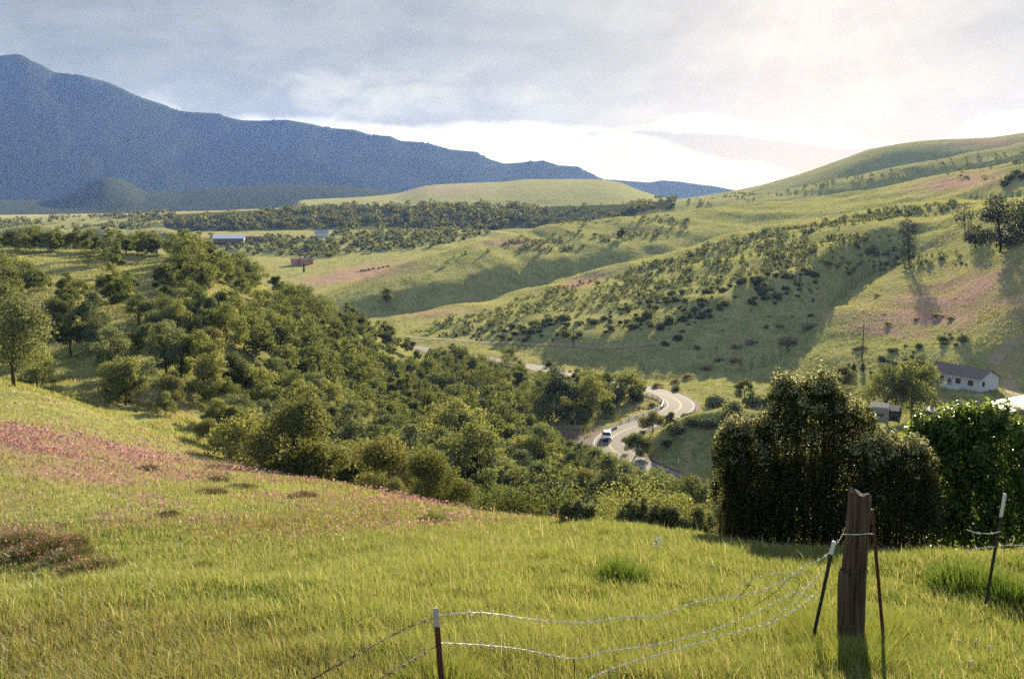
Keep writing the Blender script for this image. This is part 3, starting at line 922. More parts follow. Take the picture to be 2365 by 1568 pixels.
sp, su, sv_ = scatter(t_shrub, 170, 900, rad(-8), rad(28), 3.1, 31)
sd = np.hypot(sp[:, 0], sp[:, 1])
order = np.argsort(sd)
print('shrubs', len(sp))
stuffv, stufff, stuffc = [], [], []
SG = {'near': ('small dark green bush scattered on the sunny slope across the road', 'bushes dotted over the sunny slope'),
      'house': ('dark rounded bush in the row on the slope behind the white house', 'bushes in the row behind the house'),
      'far': ('tiny dark bush clustered on the smooth grass spur', 'bushes clustered on the smooth spur')}
used = 0


shr_store = []
for i in order:
    p = sp[i]; d = sd[i]
    key = 'house' if su[i] > 1900 and sv_[i] > 755 else ('far' if d > 600 else 'near')
    s = random.choice([.45, .6, .8, 1, 1.3, 1.8]) * random.uniform(.75, 1.15) * (1.1 if key != 'far' else 1.25)
    if used < 300:
        o = link('hillside_shrub', SHR[random.randrange(5)], loc=(p[0], p[1], p[2] - .1))
        o.scale = (s, s, s * random.uniform(.8, 1.15)); o.rotation_euler = (0, 0, random.uniform(0, 6.28))
        tag(o, *((SG[key][0], 'bush', SG[key][1])))
        used += 1
    else:
        add_stuff(shr_store, p, 24, s * .8, s * .7, R)
def t_ridge(u, v, d, x, y):
    r = np.random.default_rng(12).random(u.shape); c = fbm(x / 25, y / 25, 66, 3)
    A1 = inpoly(u, v, [(1560, 470), (1680, 448), (1800, 430), (1960, 408), (2120, 378), (2365, 335), (2365, 372), (2200, 392), (2000, 425), (1800, 455), (1640, 478), (1560, 482)])
    A2 = inpoly(u, v, [(2180, 400), (2365, 360), (2400, 420), (2300, 440), (2200, 415)])
    A3 = inpoly(u, v, [(1240, 508), (1420, 505), (1560, 482), (1560, 500), (1400, 520), (1250, 520)])
    return (A1 * .30 * (c > .46) + A2 * .25 * (c > .5) + A3 * .35 * (c > .5) > r) & (d > 600) & (d < 1400)


rp = scatter(t_ridge, 600, 1400, rad(0), rad(28), 6.5, 33)[0]
for p in rp:
    s = random.uniform(1.0, 2.6); add_stuff(shr_store, p, 20, s * .8, s * .7, R)
if shr_store: build_stuff('shrubs', shr_store, M['shrub'], 'dark bushes scattered thickly over the upper grass slopes')
PALE = [(1700, 800, 18), (1735, 790, 22), (1820, 792, 34), (1868, 757, 28), (1800, 752, 18), (1630, 850, 22), (1660, 830, 18), (1590, 870, 24), (1560, 880, 20), (1698, 832, 22), (2050, 745, 14), (2115, 735, 12), (2165, 730, 20), (2195, 735, 16), (1990, 803, 22), (1975, 805, 14), (1520, 890, 22), (2025, 680, 12), (1480, 940, 16), (1510, 935, 20)]
for u, v, w_ in PALE:
    p = hit(u, v + 4, 200); d = math.hypot(p.x, p.y); s = w_ / F * d / 2.4
    o = link('pale_shrub', PSH[random.randrange(3)], loc=(p.x, p.y, p.z - .05)); o.scale = (s * 1.3, s * 1.2, s * 1.1); o.rotation_euler = (0, 0, random.uniform(-.4, .4))
    tag(o, 'pale twiggy bush with light tips on the grass slope above the road', 'bush', 'pale twiggy bushes on the slope')
BANK = [(1492, 976, 34), (1528, 962, 32), (1512, 985, 30), (1560, 1000, 40), (1600, 985, 34), (1640, 990, 40), (1672, 975, 30), (1540, 1030, 26), (1575, 958, 18), (1660, 940, 50), (1690, 950, 40), (1740, 938, 44), (1780, 940, 40), (1470, 925, 34), (1500, 915, 24)]
for u, v, w_ in BANK:
    p = hit(u, v, 150); d = math.hypot(p.x, p.y); s = w_ / F * d / 1.7
    while not road_clear(np.array([p.x]), np.array([p.y]), 4.6 + s)[0]:
        p.x += .5; p.y -= .35 if v > 930 else -.5; p.z = H(p.x, p.y)
    o = link('bank_shrub', SHR[random.randrange(5)], loc=(p.x, p.y, p.z - .1)); o.scale = (s, s, s * .85); o.rotation_euler = (0, 0, random.uniform(0, 6))
    tag(o, 'leafy green bush on the grassy bank between the two road levels', 'bush', 'bushes on the bank by the road')
for u, v in [(835, 626), (842, 627), (852, 624), (862, 622), (875, 621), (885, 619), (896, 617)]:
    p = hit(u, v, 450)
    o = link('field_shrub', SHR[random.randrange(5)], loc=p); o.scale = (1.3, 1.2, 1.0)
    tag(o, 'tiny dark bush in the row along the pink valley field', 'bush', 'bushes along the pink field')

# --- far woods
def t_bluff(u, v, d, x, y):
    lim = np.interp(u, [380, 600, 760, 1150, 1240, 1540], [1080, 1065, 1055, 1060, 1090, 1100])
    top = np.interp(u, [380, 450, 600, 760, 900, 1540], [1130, 1200, 1240, 1270, 1290, 1275])
    dens = np.interp(u, [380, 450, 1200, 1260, 1540], [.5, 1, 1, .35, .3])
    r = np.random.default_rng(4).random(u.shape)
    left = (u > -50) & (u < 400) & (d > 1090) & (d < 1330) & (fbm(x / 50, y / 90, 99, 3) > .47) & (r < .8)
    return ((u > 380) & (u < 1560) & (d > lim) & (d < top) & (r < dens)) | left


bl = scatter(t_bluff, 1040, 1400, rad(-30), rad(10), 7.5, 41)[0]
store = []
bn = fbm(bl[:, 0] / 30, bl[:, 1] / 45, 64, 3)
for p, q in zip(bl, bn):
    if random.random() > np.clip((q - .34) / .20, .08, 1): continue
    rr = random.choice([random.uniform(1.2, 2.2), random.uniform(2, 3.4), random.uniform(3, 5.2)])
    add_stuff(store, p, 34, rr, rr * .62, R)
build_stuff('woods', store, M['woods'], 'dark belt of woods along the far bluff')


def t_band(u, v, d, x, y):
    r = np.random.default_rng(6).random(u.shape)
    P1 = inpoly(u, v, [(540, 575), (640, 548), (720, 556), (800, 535), (1000, 532), (1150, 535), (1000, 572), (800, 588), (720, 600), (660, 590), (600, 595)])
    P2 = inpoly(u, v, [(0, 530), (420, 540), (560, 550), (560, 585), (400, 580), (0, 570)])
    return ((P1 & (r < .75)) | (P2 & (r < .22))) & (d > 560) & (d < 1040)


bp_, bu, bv = scatter(t_band, 560, 1040, rad(-30), rad(4), 9.5, 42)
print('band', len(bp_), 'bluff', len(bl))
bd = np.hypot(bp_[:, 0], bp_[:, 1]); order = np.argsort(bd); store = []
FARK = [foliage_mesh('valley_tree_crown', oak_lobes(300 + k, 6.5, 3.4, 10), 380, 1.0, M['oak'], 310 + k) for k in range(4)]
for j, i in enumerate(order):
    p = bp_[i]; s = random.uniform(.7, 1.3)
    if j < 280:
        o = link('valley_tree', FARK[random.randrange(4)], loc=(p[0], p[1], p[2] - 1.2)); o.scale = (s, s, s); o.rotation_euler = (0, 0, random.uniform(0, 6))
        tag(o, 'small round tree on the valley floor around the far farmhouses', 'tree', 'trees around the far farmhouses')
    else:
        add_stuff(store, p, 36, 3.2 * s, 1.5, R)
if store: build_stuff('valley_woods', store, M['woods'], 'wooded strip on the valley floor below the bluff')

# ------------------------------------------------------------------ trees on the slope at the picture's side
def lobe_px(d0, items, depth=1.0, base=None):
    """lobes given where they stand (u, v), half sizes in photo px, at about distance d0; returned relative to base"""
    out = []
    for it in items:
        u, v, ru, rv = it[:4]; dd = d0 + (it[4] if len(it) > 4 else 0)
        c = at(u, v, dd) - base; k = dd / F
        out.append((c.x, c.y, c.z, ru * k, min(ru, rv) * k * depth, rv * k))
    return out


def lobe_tree(name, label, base_uv, dmin, items, n, size, mat, seed, trunk_r=.2, group=None, depth=1.0, cat='tree', stems=None, **kw):
    b = hit(*base_uv, dmin); d = math.hypot(b.x, b.y)
    root = thing(name, label, cat, b, group=group)
    lob = lobe_px(d, items, depth, b)
    link('crown', foliage_mesh('crown', lob, n, size, mat, seed, **kw), root)
    m = MB(); top = max(lob, key=lambda q: q[2])
    zt = top[2]
    m.tube([(0, 0, -.5), (0, 0, zt * .25), (top[0] * .5, top[1] * .5, zt * .6), (top[0], top[1], zt)], [trunk_r * 1.3, trunk_r, trunk_r * .7, trunk_r * .2], 7)
    for q in lob[:7]:
        m.tube([(top[0] * .3, 0, q[2] * .45), ((q[0] + top[0] * .3) * .5, q[1] * .5, q[2] * .8), q[:3]], [trunk_r * .5, trunk_r * .35, trunk_r * .1], 5)
    m.obj('trunk', M['bark'], root, smooth=True)
    return root


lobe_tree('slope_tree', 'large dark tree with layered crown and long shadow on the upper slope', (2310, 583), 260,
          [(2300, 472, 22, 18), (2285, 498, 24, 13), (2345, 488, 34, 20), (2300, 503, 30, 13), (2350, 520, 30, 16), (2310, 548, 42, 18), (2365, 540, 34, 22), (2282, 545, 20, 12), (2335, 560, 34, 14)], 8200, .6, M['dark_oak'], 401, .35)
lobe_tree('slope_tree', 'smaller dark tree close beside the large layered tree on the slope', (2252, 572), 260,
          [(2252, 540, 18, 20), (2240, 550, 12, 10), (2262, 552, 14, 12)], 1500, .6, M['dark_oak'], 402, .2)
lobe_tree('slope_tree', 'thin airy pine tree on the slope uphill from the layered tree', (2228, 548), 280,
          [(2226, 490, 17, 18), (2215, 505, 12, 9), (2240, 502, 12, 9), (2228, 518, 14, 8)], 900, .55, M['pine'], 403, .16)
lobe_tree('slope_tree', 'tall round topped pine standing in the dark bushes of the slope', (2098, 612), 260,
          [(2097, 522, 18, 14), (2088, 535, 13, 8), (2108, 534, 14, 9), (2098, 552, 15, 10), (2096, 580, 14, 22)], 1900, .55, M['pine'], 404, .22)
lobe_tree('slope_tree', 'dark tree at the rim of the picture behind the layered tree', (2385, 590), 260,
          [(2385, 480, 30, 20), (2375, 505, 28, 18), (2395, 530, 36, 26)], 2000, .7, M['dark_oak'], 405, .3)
for u, v in [(2330, 420), (2345, 408), (2318, 432), (2360, 415)]:
    p = hit(u, v, 500); o = link('ridge_shrub', SHR[random.randrange(5)], loc=p); o.scale = (3.4, 3, 3.2)
    tag(o, 'brownish bush high on the grassy ridge near the sky', 'bush', 'bushes high on the ridge')
lobe_tree('oak_tree', 'tall dark oak with a bare trunk where the hill wood meets the meadow grass', (32, 893), 60,
          [(30, 720, 55, 40), (-10, 745, 50, 45), (70, 760, 45, 40), (20, 780, 60, 40), (-20, 800, 50, 35), (60, 810, 40, 30), (35, 700, 30, 25), (10, 835, 40, 20), (85, 735, 25, 20), (50, 745, 30, 30)], 8000, .28, M['oak_grey'], 408, .16, depth=1.0)
p = hit(702, 632, 500)
root = thing('juniper_tree', 'thin dark columnar tree in front of the red roofed farmhouse', 'tree', p)
link('crown', foliage_mesh('juniper_crown', [(0, 0, 2.2, .7, .7, 1.6), (0, 0, 4.2, .6, .6, 1.8), (0, 0, 6, .35, .35, 1.2)], 500, .5, M['pine'], 407), root)
MB().tube([(0, 0, -.3), (0, 0, 5)], [.16, .05], 6).obj('trunk', M['bark'], root)

# ------------------------------------------------------------------ big shrubs behind the fence
def shoots(lob, n, seed, hh=(.25, .55)):
    R_ = random.Random(seed); out = list(lob)
    for _ in range(n):
        l = R_.choice(lob); q = R_.uniform(0, 6.28); e = R_.uniform(.15, 1.25)
        x = l[0] + math.cos(q) * math.cos(e) * l[3]; y = l[1] + math.sin(q) * math.cos(e) * l[4]; z = l[2] + math.sin(e) * l[5]
        h = R_.uniform(*hh)
        out.append((x, y, z + h * .35, .10 + h * .12, .10 + h * .12, h))
    return out


def big_shrub(name, label, base_uv, d, items, n, size, mat, seed, nshoot, stem_mat, cat='shrub', hh=(.16, .40), ratio=.6, droop=.0, nst=14):
    a, t = ray(*base_uv); b = Vector((math.sin(a) * d, math.cos(a) * d, 0)); b.z = H(b.x, b.y) - .05
    root = thing(name, label, cat, b)
    lob = lobe_px(d, items, 1.0, b)
    link('foliage', foliage_mesh('foliage', shoots(lob, nshoot, seed, hh), n, size, mat, seed, inner=.5, ratio=ratio, rough=.2, droop=droop, up=.5, tips=len(lob)), root)
    m = MB(); R_ = random.Random(seed)
    for i in range(nst):
        l = R_.choice(lob); bx = R_.uniform(-.5, .5) * 1.6; by = R_.uniform(-.4, .4)
        e = Vector((l[0] + R_.uniform(-.6, .6) * l[3], l[1] + R_.uniform(-.8, .3) * l[4], l[2] + R_.uniform(0, .8) * l[5]))
        s = Vector((l[0] * .7 + bx * .5, by, -.2)); mid = s.lerp(e, .5) + Vector((R_.uniform(-.15, .15), R_.uniform(-.1, .1), .2))
        m.tube([s, mid, e], [.035, .025, .008], 5)
    m.obj('stem', stem_mat, root)
    return root


big_shrub('evergreen_shrub', 'tall dark shrub with sunlit leaf tips behind the wooden post', (1890, 1278), 25.0,
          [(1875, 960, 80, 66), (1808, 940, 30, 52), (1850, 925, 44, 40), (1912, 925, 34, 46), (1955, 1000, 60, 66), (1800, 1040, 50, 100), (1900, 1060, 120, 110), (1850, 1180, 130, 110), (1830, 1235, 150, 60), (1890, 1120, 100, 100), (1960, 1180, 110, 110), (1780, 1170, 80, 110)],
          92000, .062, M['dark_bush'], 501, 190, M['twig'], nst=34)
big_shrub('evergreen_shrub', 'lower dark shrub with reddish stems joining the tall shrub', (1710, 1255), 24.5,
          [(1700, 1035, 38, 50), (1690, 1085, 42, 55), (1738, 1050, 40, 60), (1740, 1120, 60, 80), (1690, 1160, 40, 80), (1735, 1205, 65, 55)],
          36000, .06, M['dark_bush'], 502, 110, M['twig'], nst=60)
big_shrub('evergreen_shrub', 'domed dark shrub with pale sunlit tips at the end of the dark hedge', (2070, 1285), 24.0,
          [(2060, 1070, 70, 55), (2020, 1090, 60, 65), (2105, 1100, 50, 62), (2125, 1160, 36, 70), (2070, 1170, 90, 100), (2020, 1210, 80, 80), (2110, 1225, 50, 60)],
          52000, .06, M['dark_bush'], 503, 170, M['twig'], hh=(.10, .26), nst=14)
big_shrub('broadleaf_tree', 'bright green broad leaved tree beyond the white tipped fence post', (2260, 1290), 27.5,
          [(2140, 1030, 40, 36), (2195, 1018, 50, 40), (2250, 1000, 48, 40), (2300, 1012, 46, 40), (2200, 1070, 85, 66), (2290, 1080, 90, 80), (2200, 1150, 80, 80), (2300, 1180, 90, 90), (2240, 1240, 90, 55), (2160, 1220, 46, 60)],
          25000, .125, M['bright_leaf'], 504, 240, M['bark'], cat='tree', hh=(.15, .42), nst=16)
big_shrub('broadleaf_tree', 'bright green broad leaved tree cut off by the picture rim', (2420, 1290), 28.5,
          [(2370, 1045, 46, 40), (2430, 1050, 60, 56), (2400, 1105, 80, 76), (2440, 1180, 90, 90), (2390, 1220, 60, 70)],
          15000, .125, M['bright_leaf'], 505, 130, M['bark'], cat='tree', hh=(.15, .42), nst=10)
EDGE_SHRUBS = [(1600, 1225, 60, 36, 'pale leafy bush where the meadow edge meets the dark shrubs', 'shrub'), (1540, 1215, 46, 26, 'low leafy bush at the grass edge left of the pale one', 'shrub'), (1480, 1205, 52, 34, 'yellowish low bush at the grass edge below the winding road', 'shrub'), (1330, 1195, 40, 24, 'small brown green bush at the middle of the grass edge', 'shrub')]
for i, (u, v, ru, rv, lab, mt) in enumerate(EDGE_SHRUBS):
    big_shrub('edge_shrub', lab.replace(' left of the pale one', ' beside the pale leafy bush'), (u, v + 25), 27.5, [(u - ru * .4, v, ru * .6, rv), (u + ru * .4, v + 4, ru * .6, rv), (u, v - 6, ru * .6, rv)], 3600, .10, M[mt], 510 + i, 20, M['twig'], hh=(.1, .25), nst=6)

# ------------------------------------------------------------------ meadow grass and flowers
def grass_mat():
    m, nt, nd, lk = new_mat('grass_blade')
    at_ = N(nt, 'ShaderNodeAttribute', attribute_name='col')
    d = N(nt, 'ShaderNodeBsdfDiffuse'); t = N(nt, 'ShaderNodeBsdfTranslucent')
    lk.new(at_.outputs['Color'], d.inputs[0])
    tc_ = mixc(nt, 1.0, at_.outputs['Color'], (1.15, 1.08, .66), 'MULTIPLY'); lk.new(tc_, t.inputs[0])
    mx = N(nt, 'ShaderNodeMixShader'); mx.inputs[0].default_value = .5
    lk.new(d.outputs[0], mx.inputs[1]); lk.new(t.outputs[0], mx.inputs[2])
    g = N(nt, 'ShaderNodeBsdfGlossy'); g.inputs['Roughness'].default_value = .45
    m2 = N(nt, 'ShaderNodeMixShader'); m2.inputs[0].default_value = .03
    lk.new(mx.outputs[0], m2.inputs[1]); lk.new(g.outputs[0], m2.inputs[2])
    out = N(nt, 'ShaderNodeOutputMaterial'); lk.new(m2.outputs[0], out.inputs[0])
    return m


def sample_meadow(n, dlo, dhi, seed, side=False):
    R_ = np.random.default_rng(seed)
    a = R_.uniform(rad(-33), rad(33), n)
    if side: a = np.sign(a) * (rad(33) + np.abs(a) * .115)
    d = np.exp(R_.uniform(math.log(dlo), math.log(dhi), n))
    aedge = np.array([float(ray(u, 784)[0]) for u in US])
    lim = np.interp(a, aedge, [160, 155, 105, 74, 59, 45, 37, 30, 26, 26, 26, 26, 26])
    x, y = np.sin(a) * d, np.cos(a) * d
    m = d < lim
    # beyond the edge line the grass thins out under the trees
    return x[m], y[m], d[m], R_


def cover_at(arr, x, y):
    a = np.arctan2(x, y); d = np.hypot(x, y)
    i = np.clip(np.round((a - az_in[0]) / (az_in[1] - az_in[0])), 0, N_IN - 1).astype(int)
    j = np.clip(np.round((np.log(d) - LD[0]) / (LD[1] - LD[0])), 0, len(DS) - 1).astype(int)
    return arr[i, j]


def blades(n, dlo, dhi, seed, hscale=1.0, side=False):
    x, y, d, R_ = sample_meadow(n, dlo, dhi, seed, side)
    n = len(x); z = grid_height(x, y)
    big = fbm(x / 3.2, y / 3.2, 71, 3); pat = fbm(x / 7, y / 7, 72, 3); tiny = fbm(x / .55, y / .55, 73, 2)
    pk = cover_at(pink, x, y); dr_ = cover_at(dry, x, y)
    h = .165 * hscale * (.45 + 1.0 * R_.random(n) ** 1.3) * (.55 + .9 * big) * (.6 + .8 * tiny)
    seed_ = R_.random(n) < .006; h = np.where(seed_, h * 1.2 + .11, h)
    wd = .00062 * d * R_.uniform(.6, 1.3, n) + .0014
    ang = R_.uniform(0, 2 * math.pi, n)
    dx, dy = np.cos(ang), np.sin(ang)
    lean = h * R_.uniform(.1, .75, n); la = R_.normal(2.6, 1.1, n)
    lx, ly = np.cos(la) * lean, np.sin(la) * lean
    v = np.empty((n, 5, 3))
    v[:, 0] = np.stack([x - dx * wd * .5, y - dy * wd * .5, z - .02], -1)
    v[:, 1] = np.stack([x + dx * wd * .5, y + dy * wd * .5, z - .02], -1)
    v[:, 2] = np.stack([x + lx * .35 + dx * wd * .42, y + ly * .35 + dy * wd * .42, z + h * .6], -1)
    v[:, 3] = np.stack([x + lx * .35 - dx * wd * .42, y + ly * .35 - dy * wd * .42, z + h * .6], -1)
    v[:, 4] = np.stack([x + lx, y + ly, z + h * (1 - .25 * (lean / h) ** 2)], -1)
    b = np.arange(n)[:, None] * 5
    q = b + np.array([[0, 1, 2, 3]]); t = b + np.array([[3, 2, 4]])
    c1 = np.array([.14, .19, .046]); c2 = np.array([.24, .268, .082]); c3 = np.array([.36, .31, .16]); c4 = np.array([.06, .10, .020])
    r = R_.random(n); k = np.clip((pat - .3) / .4, 0, 1)
    col = c1 + (c2 - c1) * np.clip(k * .8 + R_.normal(0, .25, n), 0, 1)[:, None]
    dk = sstep(.30, .42, .5 * big + .5 * tiny)
    col = np.where((R_.random(n) > dk)[:, None] & (R_.random(n) < .8)[:, None], c4 + (c1 - c4) * R_.random((n, 1)) * .6, col)
    straw = r < (.08 + .30 * dr_ + .12 * (1 - k) + .12 * np.clip(pk * 2, 0, 1))
    col = np.where(straw[:, None], c3 * R_.uniform(.6, 1.15, (n, 1)), col)
    mv = R_.random(n) < np.clip(pk * 1.1, 0, .8)
    col = np.where(mv[:, None], np.array([.275, .175, .175]) * R_.uniform(.6, 1.2, (n, 1)), col)
    # duller brownish drifts on the flowery side, dead stalks and seed heads
    br = sstep(.48, .62, fbm(x / 6, y / 6, 75, 4)) * (.16 + .4 * (1 - sstep(-6, 2, x)))
    col = np.where((R_.random(n) < br)[:, None], np.array([.23, .195, .085]) * R_.uniform(.6, 1.15, (n, 1)), col)
    col = np.where(seed_[:, None], np.array([.42, .37, .22]) * R_.uniform(.6, 1.1, (n, 1)), col)
    return v.reshape(-1, 3), q, t, np.repeat(col, 5, 0)


parts = [blades(620000, 4.3, 34, 81), blades(400000, 14, 155, 82, .8), blades(90000, 4.0, 60, 84, 1.0, True)]
vs = []; qs = []; ts = []; cs = []; off = 0
for v, q, t, c in parts:
    vs.append(v); qs.append(q + off); ts.append(t + off); cs.append(c); off += len(v)
gm = np_mesh('grass', np.vstack(vs), [np.vstack(qs), np.vstack(ts)], [grass_mat()])
vcol(gm, 'col', np.vstack(cs))
M['grassm'] = gm.materials[0]
go = link('grass', gm); go['kind'] = 'stuff'; go['label'] = 'long yellow green grass covering the meadow'


def hill_blades(n, seed):
    R_ = np.random.default_rng(seed)
    a = R_.uniform(rad(-31), rad(31), n); d = np.exp(R_.uniform(math.log(75), math.log(1000), n))
    x, y = np.sin(a) * d, np.cos(a) * d
    wd_ = cover_at(wood, x, y); dr_ = cover_at(dry, x, y); pk = cover_at(pink, x, y)
    tuf = fbm(x / 2.5, y / 2.5, 93, 3); stv = fbm(x / 9 + y / 16, y / 30, 94, 3)
    keep = (wd_ < .5) & (tuf + .25 * stv > .46) & road_clear_fast(x, y) & ((a > rad(-12)) | (d > 105))
    x, y, d, tuf, stv, dr_, pk = x[keep], y[keep], d[keep], tuf[keep], stv[keep], dr_[keep], pk[keep]; n = len(x)
    z = grid_height(x, y); h = (.22 + .5 * (tuf - .3)) * R_.uniform(.5, 1.3, n); w_ = .0011 * d * R_.uniform(.6, 1.4, n)
    q = R_.uniform(0, 6.28, n); dx, dy = np.cos(q) * w_ / 2, np.sin(q) * w_ / 2
    v = np.empty((n, 3, 3))
    v[:, 0] = np.stack([x - dx, y - dy, z - .05], -1); v[:, 1] = np.stack([x + dx, y + dy, z - .05], -1)
    v[:, 2] = np.stack([x + R_.normal(0, .1, n), y + R_.normal(0, .1, n), z + h], -1)
    col = np.array([.19, .225, .06]) + (np.array([.33, .32, .13]) - np.array([.19, .225, .06])) * np.clip(R_.normal(.45, .3, n) + (stv - .5), 0, 1)[:, None]
    dryk = R_.random(n) < dr_ * .8
    col = np.where(dryk[:, None], np.array([.36, .29, .15]) * R_.uniform(.7, 1.1, (n, 1)), col)
    pkk = R_.random(n) < pk * .7
    col = np.where(pkk[:, None], np.array([.34, .17, .20]) * R_.uniform(.7, 1.1, (n, 1)), col)
    me = np_mesh('hill_grass', v.reshape(-1, 3), np.arange(n * 3).reshape(n, 3), [M['grassm']]); vcol(me, 'col', np.repeat(col, 3, 0))
    o = link('hill_grass', me); o['kind'] = 'stuff'; o['label'] = 'pale green grass tufts covering the distant slopes'


def road_clear_fast(x, y):
    ok = np.ones(len(x), bool)
    m = (np.hypot(x, y) > 160) & (np.hypot(x, y) < 400)
    ok[m] = dist_path(x[m], y[m], ROAD[::6])[0] > 5.5
    return ok


hill_blades(560000, 95)


def petals():
    x, y, d, R_ = sample_meadow(420000, 9, 155, 83)
    pk = cover_at(pink, x, y) * (.25 + 1.5 * sstep(.42, .62, fbm(x / 3.5, y / 1.8, 97, 3))) + .005 * (fbm(x / 2, y / 2, 91, 3) > .56) * (x < 1.5)
    keep = R_.random(len(x)) < np.clip(pk * .6, 0, 1)
    x, y, d = x[keep], y[keep], d[keep]; n = len(x)
    z = grid_height(x, y) + R_.uniform(.12, .34, n)
    s = (.012 + .0017 * d) * R_.uniform(.6, 1.5, n)
    v, f = leaf_quads(np.stack([x, y, z], -1), R_.normal(size=(n, 3)) + np.array([0, -.3, .4]), s, R_, ratio=.9)
    col = np.array([.28, .145, .195]) * R_.uniform(.55, 1.5, (n, 1)); col[:, 2] *= R_.uniform(.8, 1.5, n)
    me = np_mesh('vetch_flowers', v, f, [M['grassm']]); vcol(me, 'col', np.repeat(col, 4, 0))
    o = link('vetch_flowers', me); o['kind'] = 'stuff'; o['label'] = 'pink vetch flowers spread through the meadow grass'


petals()

# denser weeds and flower mounds that stand out of the grass
def clump_mesh(name, seed, n, r, h, cols, wdt=.012, flower=0):
    R_ = np.random.default_rng(seed)
    q = R_.uniform(0, 6.28, n); rr = r * np.sqrt(R_.random(n)); x, y = np.cos(q) * rr, np.sin(q) * rr
    hh = h * (1 - .6 * (rr / r) ** 2) * R_.uniform(.5, 1.1, n); a = R_.uniform(0, 6.28, n)
    lx, ly = x * .35 + R_.normal(0, .12 * h, n), y * .35 + R_.normal(0, .12 * h, n)
    dx, dy = np.cos(a) * wdt / 2, np.sin(a) * wdt / 2
    v = np.empty((n, 5, 3)); z0 = np.full(n, -.08)
    v[:, 0] = np.stack([x - dx, y - dy, z0], -1); v[:, 1] = np.stack([x + dx, y + dy, z0], -1)
    v[:, 2] = np.stack([x + lx * .4 + dx, y + ly * .4 + dy, hh * .6], -1); v[:, 3] = np.stack([x + lx * .4 - dx, y + ly * .4 - dy, hh * .6], -1)
    v[:, 4] = np.stack([x + lx, y + ly, hh], -1)
    c = np.array(cols[0]) + (np.array(cols[1]) - np.array(cols[0])) * R_.random((n, 1))
    b = np.arange(n)[:, None] * 5
    V_, F_, C_ = v.reshape(-1, 3), [b + np.array([[0, 1, 2, 3]]), b + np.array([[3, 2, 4]])], np.repeat(c, 5, 0)
    if flower:
        k = R_.integers(0, n, flower)
        fv, ff = leaf_quads(v[k, 4] + R_.normal(0, .02, (flower, 3)), R_.normal(size=(flower, 3)), .055 * R_.uniform(.7, 1.4, flower), R_, ratio=.9)
        F_[0] = np.vstack([F_[0], ff + len(V_)]); V_ = np.vstack([V_, fv])
        C_ = np.vstack([C_, np.repeat(np.array(cols[2]) * R_.uniform(.6, 1.4, (flower, 1)), 4, 0)])
    me = np_mesh(name, V_, F_, [M['grassm']]); vcol(me, 'col', C_)
    return me


GREENC = [(.06, .10, .022), (.14, .195, .04)]
VETCHC = [(.045, .055, .022), (.13, .13, .05), (.24, .10, .14)]
CL1 = clump_mesh('weed_clump', 1, 900, .5, .6, GREENC)
CL2 = clump_mesh('weed_clump', 2, 900, .45, .5, GREENC)
VM = [clump_mesh('vetch_mound', 5 + k, 1500, .8, .42, VETCHC, .016, 260) for k in range(3)]
for u, v, s, lab in [(1435, 1350, .75, 'dark green tall grass tuft in the middle of the sunny meadow'), (2245, 1375, 1.25, 'broad dark green grass tuft near the white tipped post'), (1400, 1245, .5, 'small dark green tuft close to the meadow edge'),
                     (2330, 1400, .9, 'dark green tuft beside the picture rim'), (1000, 1212, .8, 'greyish weed tuft on the meadow edge in the pale light'), (2050, 1400, .5, 'bright green tuft at the foot of the thin rusty stake'), (470, 1320, .6, 'dull green weed tuft in the flowery grass')]:
    p = hit(u, v, 5); o = link('weed_clump', CL1 if s > .7 else CL2, loc=p); o.scale = (s, s, s * (.8 if s > 1 else 1)); tag(o, lab, 'grass tuft')
MOUNDS = [(35, 1262, 1.0), (95, 1285, 1.15), (160, 1305, .95), (225, 1325, .85), (130, 1270, .8), (500, 1112, .55), (490, 1140, .5), (690, 1150, .5), (380, 1195, .4), (560, 1128, .5), (330, 1085, .5)]
for i, (u, v, s) in enumerate(MOUNDS):
    p = hit(u, v, 10); o = link('vetch_mound', VM[i % 3], loc=p); k = s * (1 if v > 1240 else 1.5)
    o.scale = (k * 1.2, k * .9, k * (.9 if v > 1240 else .7)); o.rotation_euler = (0, 0, i)
    if v > 1240: tag(o, 'dark purple vetch mound in the hollow at the near grass slope', 'wildflowers', 'dark vetch mounds in the near hollow')
    else: tag(o, 'low pink flowering mound on the far sloping meadow', 'wildflowers', 'flowering mounds on the far meadow')
# pale flower stalk and white flower heads
p = hit(1520, 1278, 10); root = thing('flower_stalk', 'single pale flower stalk standing in the meadow near its edge', 'wildflower', p)
R2 = np.random.default_rng(77)
m = MB()
for k in range(5):
    m.tube([(0, 0, -.05), (R2.uniform(-.04, .04), R2.uniform(-.04, .04), .12), (R2.uniform(-.08, .08), R2.uniform(-.08, .08), R2.uniform(.2, .3))], .004, 4)
M['stem'] = simple('flower_stem', (.14, .18, .05), .8)
M['petal'] = simple('pale_petal', (.75, .72, .58), .7, var=.08)
m.obj('stem', M['stem'], root)
C = np.column_stack([R2.normal(0, .045, 90), R2.normal(0, .045, 90), R2.uniform(.12, .33, 90)])
v, f = leaf_quads(C, R2.normal(size=(90, 3)), .04 * R2.uniform(.6, 1.3, 90), R2, ratio=.9)
link('blossom', np_mesh('blossom', v, f, [M['petal']]), root)
